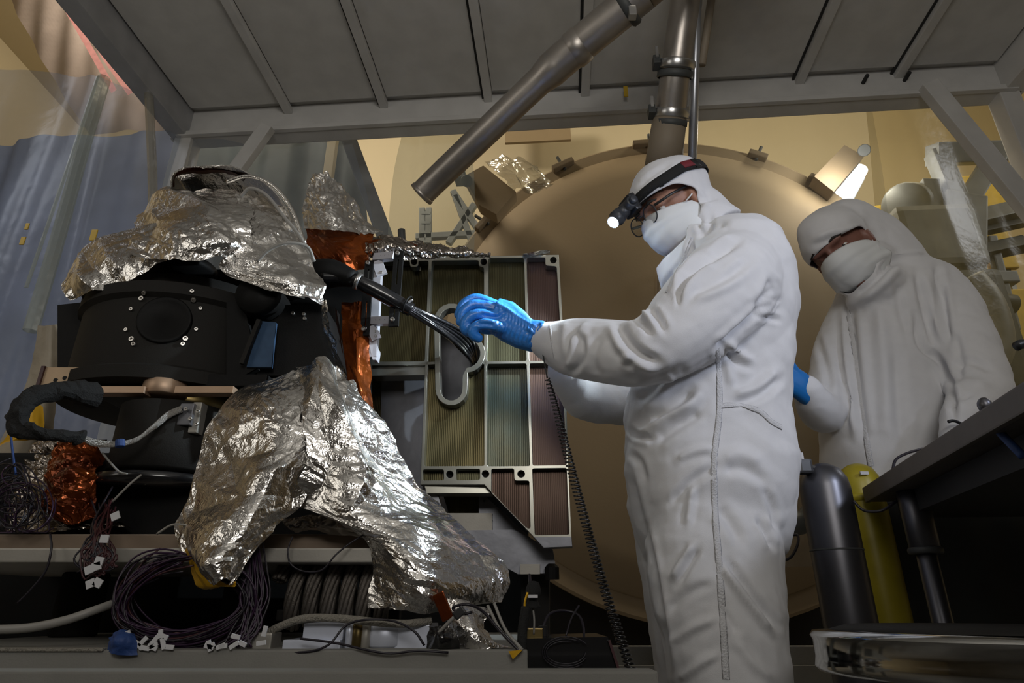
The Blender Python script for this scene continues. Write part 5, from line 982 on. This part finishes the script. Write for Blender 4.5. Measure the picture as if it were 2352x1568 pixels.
# slotted cable bracket in front of the panel
cb = thing('cable_bracket', 'white cable bracket with two black slotted bars left of the panel', 'bracket', W(870, 820, 1.6))
def slotbar(a, b, w, d):
    A, B = W(*a, d), W(*b, d); t = (B-A).normalized(); L = (B-A).length; xx = (RR-t*RR.dot(t)).normalized(); h = w/2; o_ = [(-h, 0), (h, 0), (h, L), (-h, L)]
    hs = [[(-h*0.2, L*f0), (h*0.2, L*f0), (h*0.2, L*f1), (-h*0.2, L*f1)] for f0, f1 in ((0.12, 0.46), (0.56, 0.88))]
    ob = obj('slotted_bar', plate2d(o_, hs, A, xx, t, 0.008, 0.0005), 'black_metal', cb)
    n_ = -RD
    for f in (0.06, 0.94): bolt(A+t*L*f+n_*0.009, n_, ob, 1.2)
slotbar((916, 576), (903, 748), 0.026, 1.52); slotbar((848, 598), (837, 770), 0.024, 1.58)
for a, b in (((862, 592), (908, 588)), ((848, 738), (900, 737))):
    A, B = W(*a, 1.60), W(*b, 1.56); ar_ = obj('arm', bar(A, B, 0.022, 0.02, 0.001, roll=UP), 'bracket_white', cb)
    for f in (0.35, 0.55, 0.75): q = A.lerp(B, f)-RD*0.0105; obj('arm_hole', cyl(q, q+RD*0.003, 0.0025, 8), 'black_gap', ar_)
obj('upright', bar(W(870, 596, 1.61), W(857, 822, 1.61), 0.024, 0.02, 0.001, roll=RR), 'bracket_white', cb)
obj('strut', bar(W(866, 600, 1.59), W(878, 632, 1.6), 0.012, 0.03), 'bracket_white', cb); obj('strut', bar(W(850, 750, 1.59), W(864, 780, 1.6), 0.012, 0.03), 'bracket_white', cb); obj('foot', prism([W(*p, 1.60) for p in ((845, 782), (868, 800), (864, 826), (856, 826))], RD, 0.03), 'bracket_white', cb)
for px, py in ((874, 618), (876, 626), (861, 762), (863, 772)): bolt(W(px, py, 1.595), -RD, cb, 0.9)
# black cable bundle into the slot
bn = thing('cable_bundle', 'bundle of glossy black cables running into the keyhole slot', 'cable bundle', W(1000, 740, 1.6))
obj('sheath', tube(path(((738, 636, 1.48), (800, 640, 1.49), (850, 660, 1.5), (905, 690, 1.52), (945, 712, 1.54)), n=8), [0.016, 0.017, 0.020, 0.021, 0.019], 16), 'gloss_black', bn, True)
obj('sheath_root', tube(path(((700, 640, 1.52), (760, 628, 1.50), (815, 640, 1.49)), n=6), [0.05, 0.040, 0.022], 16), 'black_metal', bn, True)
obj('clamp_ring', lathe([(0.019, -0.006), (0.023, -0.005), (0.023, 0.005), (0.019, 0.006)], W(822, 646, 1.49), W(860, 662, 1.5)-W(822, 646, 1.49), 20, False), 'bright_steel', bn, True)
random.seed(8)
for k in range(15):
    a = 2*math.pi*k/15*1.0; r1 = 6 if k % 3 else 2; ox, oy = r1*math.cos(a), r1*math.sin(a); sp_ = (k-7)*2.6
    obj('cable', tube(path(((915+ox*0.8, 694+oy*1.4, 1.52), (960+ox, 720+oy*1.6, 1.55+0.004*math.sin(a)), (1010+ox+sp_*0.2, 748+oy*1.6-sp_*0.3, 1.60), (1060+ox+sp_*0.6, 784+oy-sp_*0.6, 1.68), (1084+ox*0.5+sp_*0.25, 820+oy-sp_*0.4, 1.78), (1088+sp_*0.2, 850, 1.92)), n=6), 0.0052, 8), 'gloss_black', bn, True)
obj('tie_wrap', tube([p for p in [W(936, 700, 1.53)+Vector((0.022*math.cos(a)*0.5, -0.024*math.sin(a), 0.022*math.cos(a))) for a in np.linspace(0, 2*math.pi, 20)[:-1]]], 0.0025, 6, closed=True), 'black_metal', bn, True)
obj('tie_tail', bar(W(938, 694, 1.515), W(948, 688, 1.51), 0.004), 'tag_white', bn)

# ------------------------------------------------------------------ cables and wires
def cable(name, pts, r, m, label, cat='cable', n=8, sides=8): return tag(obj(name, tube(path(pts, n=n), r, sides), m, smooth=True), label, cat)
bl_ = thing('black_cable', 'thick black taped cable looping at the left edge below the instrument', 'cable', W(45, 990, 1.2))
obj('taped_cable', roughen(tube(path(((212, 912, 1.30), (150, 898, 1.24), (95, 902, 1.20), (60, 925, 1.18), (38, 955, 1.17), (42, 985, 1.17), (80, 998, 1.18), (140, 1000, 1.20), (188, 1004, 1.24)), n=8), [0.030, 0.022, 0.019, 0.017, 0.019, 0.015, 0.014, 0.013, 0.012], 14), 0.006, 40, 3), 'black_band', bl_)
for i, dx in enumerate((0, 6, 3)):
    obj('braided_lead', tube(path(((185+dx, 1000+2*i, 1.24), (215, 1012+4*i, 1.25), (262, 1018+2*i, 1.26), (310, 1010+i, 1.28), (350, 985-2*i, 1.31), (385, 958-4*i, 1.33), (418, 942-5*i+dx, 1.34)), n=8), 0.0042, 8), 'braid', bl_, True)
obj('tie_wrap', cyl(W(276, 1010, 1.26), W(276, 1026, 1.26), 0.009, 12), 'tag_blue', bl_)
cable('clear_hose', ((-60, 1446, 1.15), (60, 1442, 1.15), (150, 1424, 1.16), (220, 1400, 1.18), (275, 1380, 1.22)), 0.0072, 'wire_white', 'pale hose curving in from the left edge above the base beam')
cable('thin_lead', ((115, 1226, 1.21), (118, 1260, 1.20), (105, 1310, 1.2), (70, 1355, 1.2), (40, 1385, 1.2)), 0.0022, 'wire_dark', 'thin dark lead hanging over the left of the stand plate', n=6, sides=6)
cable('thin_lead', ((672, 1232, 1.2), (662, 1262, 1.19), (668, 1295, 1.19), (700, 1312, 1.19), (740, 1308, 1.19), (770, 1275, 1.19), (800, 1250, 1.2), (835, 1228, 1.21)), 0.0016, 'wire_dark', 'thin looping wire in front of the coiled rope', n=6, sides=6)
cable('thin_lead', ((600, 1497, 1.13), (700, 1497, 1.12), (755, 1480, 1.12), (790, 1440, 1.13), (830, 1424, 1.13), (900, 1425, 1.13), (950, 1448, 1.12), (975, 1482, 1.12)), 0.0020, 'wire_dark', 'thin dark wire looping across the bright block', n=6, sides=6)
cable('thin_lead', ((690, 1466, 1.13), (770, 1476, 1.12), (850, 1494, 1.11), (900, 1500, 1.11), (960, 1494, 1.11), (1030, 1498, 1.11)), 0.0020, 'wire_dark', 'thin dark wire along the foot of the bright block', n=6, sides=6)
cable('ground_lead', ((1085, 1405, 1.12), (1060, 1410, 1.12), (1040, 1395, 1.12), (1075, 1388, 1.11), (1110, 1405, 1.12), (1150, 1450, 1.12), (1196, 1498, 1.11)), 0.0024, 'wire_dark', 'dark lead curling over the small foil tail', n=6, sides=6)
for i, (a, b) in enumerate((((1120, 1390), (1196, 1496)), ((1135, 1385), (1200, 1492)))): cable('clear_lead', ((*a, 1.15), ((a[0]+b[0])/2-6, (a[1]+b[1])/2+8, 1.13), (*b, 1.11)), 0.0026, 'wire_white', ('pale lead slanting down beside the foil tail, the left one', 'pale lead slanting down beside the foil tail, the right one')[i], n=6, sides=6)
tag(obj('yellow_tag', prism([W(*p, 1.105) for p in ((1168, 1495), (1200, 1492), (1178, 1514))], Vector((0, 1, 0)), 0.003), 'yellow_film'), 'yellow tape triangle on the edge of the base beam', 'tape')
tag(obj('amber_tag', box(W(1018, 1392, 1.14), (0.020, 0.012, 0.045), (Vector((0.9, 0, 0.43)), Vector((0, 1, 0)), Vector((-0.43, 0, 0.9))), 0.002), 'amber_film'), 'small amber tape wrap at the foil tail', 'tape')
lab_ = thing('lead_plug', 'black plug with a pale lead lying on the foil tail', 'plug', W(1050, 1405, 1.12)); obj('plug_body', bar(W(1044, 1416, 1.11), W(1066, 1398, 1.11), 0.014, bev=0.002), 'black_plastic', lab_); obj('plug_lead', tube(path(((1044, 1416, 1.11), (1020, 1440, 1.12), (1000, 1462, 1.13)), n=5), 0.003, 6), 'wire_white', lab_, True)
tag(obj('dark_lump', sheet([[(975, 1440, 1.16), (1010, 1435, 1.14), (1045, 1448, 1.16)], [(985, 1465, 1.15), (1015, 1462, 1.115), (1050, 1470, 1.15)], [(990, 1490, 1.15), (1015, 1492, 1.13), (1048, 1490, 1.15)]], 30, 30, dict(scale=22, amp=0.008, octv=3), 0.006, 97), 'gloss_black'), 'dark wrapped lump between the bright block and the foil tail', 'wrap')
# purple wire bundle: a coil of many thin wires
random.seed(21)
wb = thing('wire_bundle', 'big loop of purple and dark wires hanging under the stand plate', 'wire bundle', W(430, 1480, 1.12))
for k in range(42):
    g = lambda s: random.gauss(0, s)
    ph = g(0.06); rx = 150+g(10); ry = 92+g(9); cx, cy = 425+g(8), 1378+g(7); dd = 1.185+g(0.010); tilt = g(0.05)
    pts = []
    for a in np.linspace(-60+g(6), 260+g(14), 12):
        x = cx+rx*math.cos(R(a))*(1+0.04*math.sin(3*R(a)+ph*9)); y = cy+ry*math.sin(R(a))+tilt*(x-cx)+12*math.sin(R(a)*2+k); pts.append((x, min(y, 1486), dd+0.02*math.sin(R(a)+k)))
    pts = [(560+g(14), 1250+g(8), 1.20), (572+g(10), 1300+g(10), 1.19)]+pts
    obj('wire', tube(path(pts, n=4), 0.0017, 5), ('wire_purple', 'wire_dark', 'wire_purple', 'wire_red')[k % 4], wb, True)
for k in range(16):
    g = lambda s: random.gauss(0, s); x = 575+g(14)
    obj('wire', tube(path(((x, 1235, 1.2), (x+8+g(6), 1300, 1.17), (x+10+g(10), 1370, 1.16), (x+g(14), 1440, 1.15), (x-20+g(25), 1486, 1.14)), n=4), 0.0017, 5), ('wire_purple', 'wire_dark')[k % 2], wb, True)
for k in range(22):
    x, y = random.choice(((random.uniform(290, 400), random.uniform(1455, 1488)), (random.uniform(500, 640), random.uniform(1440, 1488)), (random.uniform(330, 560), random.uniform(1480, 1490))))
    a = random.uniform(0, 3.1); obj('wire_tag', box(W(x, y, 1.115), (random.uniform(0.010, 0.018), 0.003, 0.007), (Vector((math.cos(a), 0, math.sin(a))), Vector((0, 1, 0)), Vector((-math.sin(a), 0, math.cos(a)))), 0.0006), 'tag_white', wb)
tag(obj('blue_wipe', sheet([[(240, 1462, 1.14), (275, 1450, 1.12), (305, 1462, 1.13)], [(238, 1475, 1.13), (270, 1470, 1.10), (310, 1475, 1.12)], [(236, 1500, 1.13), (275, 1502, 1.11), (320, 1500, 1.12)]], 30, 30, dict(scale=20, amp=0.008, octv=3), 0.005, 95), 'tag_blue'), 'crumpled blue wipe under the left of the wire loop', 'wipe')
rw = thing('wire_bundle', 'small tangle of dark red wires with white tags hanging at the left of the stand', 'wire bundle', W(215, 1320, 1.19))
for k in range(24):
    g = lambda s: random.gauss(0, s); x = 225+g(9)
    obj('wire', tube(path(((x+20+g(14), 1160+g(20), 1.30), (x+8+g(8), 1205+g(6), 1.23), (x+g(8), 1240+g(6), 1.19), (x-14+g(16), 1280+g(8), 1.18), (x-6+g(18), 1310+g(16), 1.18), (x+22+g(14), 1285+g(12), 1.18), (x+8+g(10), 1250+g(10), 1.185)), n=4), 0.0018, 5), ('wire_red', 'wire_dark', 'wire_red')[k % 3], rw, True)
for x, y in ((240, 1237), (222, 1300), (265, 1185), (205, 1308), (228, 1288), (208, 1340), (225, 1338)):
    a = random.uniform(-0.6, 0.6); obj('wire_tag', box(W(x, y, 1.165), (0.015, 0.003, 0.014), (Vector((math.cos(a), 0, math.sin(a))), Vector((0, 1, 0)), Vector((-math.sin(a), 0, math.cos(a)))), 0.0006), 'tag_white', rw)
nw = thing('wire_nest', 'nest of thin dark wires at the left edge above the stand', 'wire bundle', W(35, 1225, 1.3))
for k in range(40):
    g = lambda s: random.gauss(0, s); cx, cy = 38+g(16), 1150+g(26); rx, ry = 42+g(16), 46+g(18); a0 = random.uniform(0, 360)
    obj('wire', tube(path([(cx+rx*math.cos(R(a)), min(cy+ry*math.sin(R(a)), 1222), 1.28+0.03*math.sin(R(a)*0.7+k)) for a in np.linspace(a0, a0+random.uniform(160, 330), 9)], n=3), 0.0014, 5), ('wire_dark', 'wire_dark', 'wire_purple')[k % 3], nw, True)
for i, pts in enumerate((((235, 1040, 1.28), (270, 1080, 1.28), (292, 1088, 1.28)), ((258, 1152, 1.26), (300, 1110, 1.26), (325, 1090, 1.27)), ((360, 1226, 1.22), (395, 1205, 1.22), (430, 1205, 1.22)), ((24, 985, 1.3), (28, 1030, 1.3), (36, 1090, 1.3)))):
    cable('thin_lead', pts, 0.0022, ('wire_white', 'wire_white', 'dull_alu', 'tag_blue')[i], ('thin pale wire below the braided leads', 'thin pale wire crossing below the black barrel', 'dull thin wire on the stand left of the big foil', 'thin blue wire hanging at the far left edge')[i], n=6, sides=6)

# ------------------------------------------------------------------ coiled cord from the glove
cc = thing('coiled_cord', 'black coiled cord hanging from the blue glove to the floor side', 'cord', W(1450, 1535, 1.2))
obj('straight_lead', tube(path(((1243, 792, 1.365), (1250, 830, 1.35), (1257, 868, 1.34)), n=6), 0.0017, 6), 'gloss_black', cc, True)
cl = path(((1257, 868, 1.34), (1275, 930, 1.33), (1305, 1050, 1.32), (1345, 1200, 1.30), (1385, 1340, 1.28), (1420, 1450, 1.26), (1452, 1545, 1.24)), n=24)
seg = np.linalg.norm(np.diff(cl, axis=0), axis=1); s = np.concatenate([[0], np.cumsum(seg)]); tot = s[-1]; turns = 74; m = turns*12; P = []
pos = np.linspace(0, 1, m+1); warp = pos**0.93*tot
for k in range(m+1):
    t = warp[k]; c = Vector([np.interp(t, s, cl[:, j]) for j in range(3)]); a = 2*math.pi*turns*k/m; rr = 0.0085*min(1, 0.6+2*k/m); x_, y_ = RR, Vector((0, 1, 0)); P.append(c+x_*(rr*math.cos(a))+y_*(rr*math.sin(a)))
obj('coil', tube(P, 0.0019, 6), 'gloss_black', cc, True)

# ------------------------------------------------------------------ black box with plug at the bottom
ebx = thing('equipment_box', 'black equipment box with cables beside the base beam', 'box', W(1300, 1530, 1.2))
zt_ = W(1300, 1458, 1.2).z
obj('case', prism([W(*p, 1.14) for p in ((1207, 1466), (1396, 1462), (1418, 1535), (1209, 1545))], Vector((0, 1, 0)), 0.16), 'gloss_black', ebx)
obj('case_edge', bar(W(1399, 1470, 1.135), W(1420, 1534, 1.135), 0.004), 'wire_red', ebx)
obj('plug', box(W(1227, 1458, 1.18), (0.030, 0.02, 0.022), None, 0.002), 'brass', ebx); obj('jack', cyl(W(1248, 1462, 1.2), W(1247, 1436, 1.2), 0.008, 12), 'black_plastic', ebx)
obj('hoop_lead', tube(path(((1247, 1440, 1.2), (1262, 1410, 1.22), (1295, 1402, 1.24), (1328, 1412, 1.24), (1340, 1440, 1.22), (1341, 1470, 1.2)), n=6), 0.0024, 6), 'wire_dark', ebx, True); obj('stub_lead', tube(path(((1300, 1460, 1.2), (1312, 1420, 1.22), (1330, 1390, 1.24)), n=6), 0.0018, 6), 'wire_dark', ebx, True)
for a in range(3): obj('face_lead', tube([W(1300+45*math.cos(t)*(1+0.1*a), 1498+26*math.sin(t)*(1+0.2*a), 1.132) for t in np.linspace(0.4*a, 0.4*a+5, 24)], 0.0009, 5), 'wire_dark', ebx, True)
pw = thing('cable_splice', 'black cable with taped splice standing left of the equipment box', 'cable', W(1200, 1500, 1.16))
obj('thick_cable', tube(path(((1200, 1500, 1.14), (1200, 1450, 1.15), (1208, 1395, 1.16)), n=6), 0.0085, 10), 'black_band', pw, True); obj('splice', tube(path(((1224, 1396, 1.17), (1224, 1370, 1.17), (1226, 1340, 1.18)), n=6), [0.014, 0.011, 0.007, 0.013, 0.013, 0.010], 12), 'black_band', pw, True)
obj('tie_wrap', box(W(1224, 1369, 1.155), (0.016, 0.01, 0.005)), 'tag_white', pw); obj('thin_wire', tube(path(((1224, 1394, 1.165), (1227, 1425, 1.165), (1226, 1456, 1.17)), n=5), 0.0018, 6), 'wire_white', pw, True); obj('upper_wire', tube(path(((1218, 1340, 1.18), (1216, 1320, 1.2)), n=5), 0.003, 6), 'wire_dark', pw, True); obj('side_wire', tube(path(((1212, 1360, 1.16), (1206, 1380, 1.16), (1205, 1396, 1.16)), n=5), 0.0022, 6), 'yellow_film', pw, True)

o = slab('black_backing', 380, 1215, 2.5, 1060, 1640, 0.03, 'black_metal'); tag(o, 'added black sheet that darkens the space behind the stand and the panel bracket', 'screen')  # black sheet added to hide the lit wall behind
# ------------------------------------------------------------------ right side: cylinders, table, stool
def vcyl(px, py, d): q = W(px, py, d); return q
gs = thing('gas_cylinder', 'dull silver gas cylinder standing behind the worker', 'gas cylinder', (W(1885, 1075, 1.52).x, 1.52, 0))
q = W(1884, 1066, 1.52); r = 0.056
smooth_by_angle(obj('bottle', lathe([(r*0.9, 0), (r, 0.01), (r, q.z-0.055), (r*0.93, q.z-0.035), (r*0.72, q.z-0.014), (r*0.4, q.z-0.003), (0.015, q.z)], (q.x, q.y, 0), UP, 40), 'cyl_steel', gs), 50)
smooth_by_angle(obj('neck_ring', lathe([(r, q.z-0.20), (r+0.0015, q.z-0.199), (r+0.0015, q.z-0.197), (r, q.z-0.196)], (q.x, q.y, 0), UP, 40, False), 'rig_dark', gs))
v = W(1846, 1072, 1.49); obj('valve', box(v, (0.032, 0.03, 0.034), None, 0.006), 'black_plastic', gs); obj('valve_stem', cyl(v+UP*0.012, v+UP*0.034, 0.004, 10), 'tag_white', gs); obj('valve_spout', cyl(v, v-Vector((0.035, 0, 0)), 0.005, 10), 'black_plastic', gs); obj('valve_neck', tube([v, q-UP*0.02], 0.012, 10), 'black_plastic', gs)
gy = thing('gas_cylinder', 'yellow gas cylinder behind the silver one beside the table', 'gas cylinder', (W(1962, 1075, 1.655).x, 1.655, 0))
q = W(1964, 1066, 1.655); r = 0.053
smooth_by_angle(obj('bottle', lathe([(r*0.9, 0), (r, 0.01), (r, q.z-0.06), (r*0.92, q.z-0.035), (r*0.7, q.z-0.013), (r*0.4, q.z-0.003), (0.012, q.z)], (q.x, q.y, 0), UP, 40), 'cyl_yellow', gy), 50)
obj('label_patch', box(W(1985, 1086, 1.60), (0.020, 0.004, 0.008)), 'tag_white', gy)
obj('collar', lathe([(r, q.z-0.10), (r+0.003, q.z-0.098), (r+0.003, q.z-0.085), (r, q.z-0.083)], (q.x, q.y, 0), UP, 40, False), 'cyl_yellow', gy, True)
tb = thing('work_table', 'dark table seen from below at the right edge', 'table', (W(2120, 1200, 1.35).x, 1.35, 0))
zt = W(1990, 1125, 1.60).z; A = Wz(1986, 1122, zt); B = Wz(2352, 885, zt); e = (B-A).normalized(); B2 = A+e*1.25; far = (RR*0.98+RD*0.0).normalized()
top = [A, B2, B2+far*1.1, A+far*1.1]
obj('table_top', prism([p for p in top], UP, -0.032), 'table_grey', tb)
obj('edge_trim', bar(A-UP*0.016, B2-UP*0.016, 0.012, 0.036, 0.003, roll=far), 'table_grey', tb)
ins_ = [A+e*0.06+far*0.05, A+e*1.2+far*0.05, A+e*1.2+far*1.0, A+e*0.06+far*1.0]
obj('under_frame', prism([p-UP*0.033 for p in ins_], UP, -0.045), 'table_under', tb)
l0 = Wz(2092, 1125, zt-0.03); obj('leg_sleeve', cyl((l0.x, l0.y, zt-0.16), (l0.x, l0.y, zt-0.03), 0.030, 20), 'cyl_steel', tb, True)
obj('leg', cyl((l0.x, l0.y, 0.02), (l0.x, l0.y, zt-0.15), 0.020, 20), 'cyl_steel', tb, True); obj('leg_collar', lathe([(0.032, 0), (0.034, 0.003), (0.034, 0.010), (0.032, 0.013)], (l0.x, l0.y, zt-0.165), UP, 20), 'rig_dark', tb, True)
obj('foot', bar((l0.x, l0.y-0.12, 0.02), (l0.x, l0.y+0.3, 0.02), 0.06, 0.04, 0.005), 'table_under', tb)
l1 = l0+far*0.85; obj('leg', cyl((l1.x, l1.y, 0.02), (l1.x, l1.y, zt-0.03), 0.022, 16), 'cyl_steel', tb, True); obj('foot', bar((l1.x, l1.y-0.3, 0.02), (l1.x, l1.y+0.3, 0.02), 0.06, 0.04, 0.005), 'table_under', tb)
def cable2(pts, r, m, lab, n=8): return tag(obj('table_cable', tube(path(pts, n=n), r, 8), m, smooth=True), lab, 'cable')
cable2(((2272, 965, 0.93), (2268, 935, 0.92), (2258, 925, 0.93), (2262, 945, 0.93), (2290, 985, 0.92), (2352, 1050, 0.90)), 0.006, 'tag_blue', 'dark blue cable with a shiny plug hanging on the table edge')
cable2(((1960, 1150, 1.45), (1985, 1172, 1.44), (2025, 1172, 1.42), (2060, 1150, 1.42)), 0.003, 'wire_dark', 'thin black cable sagging under the near corner of the table')
cable2(((2050, 1080, 1.36), (2058, 1055, 1.37), (2085, 1040, 1.38), (2120, 1030, 1.4)), 0.003, 'wire_dark', 'thin black cable rising over the table edge')
tag(obj('cable_plug', ellipsoid(W(2262, 930, 0.915), ROOM, (0.010, 0.010, 0.012), 14, 8), 'cyl_steel', smooth=True), 'shiny plug of the blue cable on the table edge', 'plug')
tag(obj('black_rod', tube(crom([W(2335, 795, 1.2), W(2352, 790, 1.2), W(2410, 800, 1.2), W(2430, 850, 1.2), Vector((W(2430, 850, 1.2).x, 1.2, zt))], 5), 0.010, 10), 'black_plastic', smooth=True), 'black bent rod end poking in at the right edge', 'rod')
so_ = thing('stool', 'round stool with a polished chrome rim at the bottom right', 'stool', (W(2262, 1462, 0.96).x, 0.96, 0))
sc = W(2262, 1462, 0.96); rs_ = 0.222
smooth_by_angle(obj('chrome_rim', lathe([(rs_-0.02, -0.048), (rs_-0.004, -0.046), (rs_, -0.040), (rs_-0.003, -0.028), (rs_-0.003, -0.006), (rs_, 0.0), (rs_-0.004, 0.006), (rs_-0.03, 0.008)], sc, UP, 80, False), 'chrome', so_), 60)
obj('seat_pad', lathe([(rs_-0.03, -0.03), (rs_-0.028, 0.008), (rs_-0.05, 0.014), (0.001, 0.016)], sc, UP, 60), 'black_rough', so_, True); obj('seat_under', lathe([(rs_-0.02, -0.046), (0.05, -0.05), (0.05, -0.10)], sc, UP, 40), 'black_metal', so_, True)
obj('column', cyl((sc.x, sc.y, 0.1), (sc.x, sc.y, sc.z-0.05), 0.025, 20), 'cyl_steel', so_, True)
for k in range(5):
    a = 2*math.pi*k/5+0.3; obj('leg', bar((sc.x, sc.y, 0.09), (sc.x+0.20*math.cos(a), sc.y+0.20*math.sin(a), 0.04), 0.035, 0.025, 0.004), 'cyl_steel', so_); obj('caster', ellipsoid((sc.x+0.19*math.cos(a), sc.y+0.19*math.sin(a), 0.025), ROOM, (0.025, 0.02, 0.025), 14, 8), 'black_plastic', so_, True)
o = obj('dark_curtain', curtain([[(2022, 1128, 1.63), (2200, 1120, 1.63), (2500, 1115, 1.63)], [(2042, 1250, 1.63), (2240, 1250, 1.63), (2550, 1250, 1.63)], [(2090, 1640, 1.63), (2310, 1640, 1.63), (2650, 1640, 1.63)]], 90, 40, 0.012, 9, 33), 'curtain_dark', smooth=True)
tag(o, 'dark plastic curtain hanging below the table at the right', 'plastic curtain')
tag(obj('hose_loop', tube(path(((1800, 1235, 1.9), (1830, 1228, 1.9), (1832, 1250, 1.88), (1815, 1280, 1.88), (1785, 1290, 1.9)), n=8), 0.004, 8), 'wire_dark', smooth=True), 'thin dark hose loop between the worker and the silver cylinder', 'hose')
tag(obj('door_hose', tube(path(((1770, 1200, 2.4), (1805, 1205, 2.4), (1850, 1195, 2.4), (1880, 1150, 2.4)), n=8), 0.04, 12), 'rig_dark', smooth=True), 'dark thick hose behind the silver cylinder', 'hose')
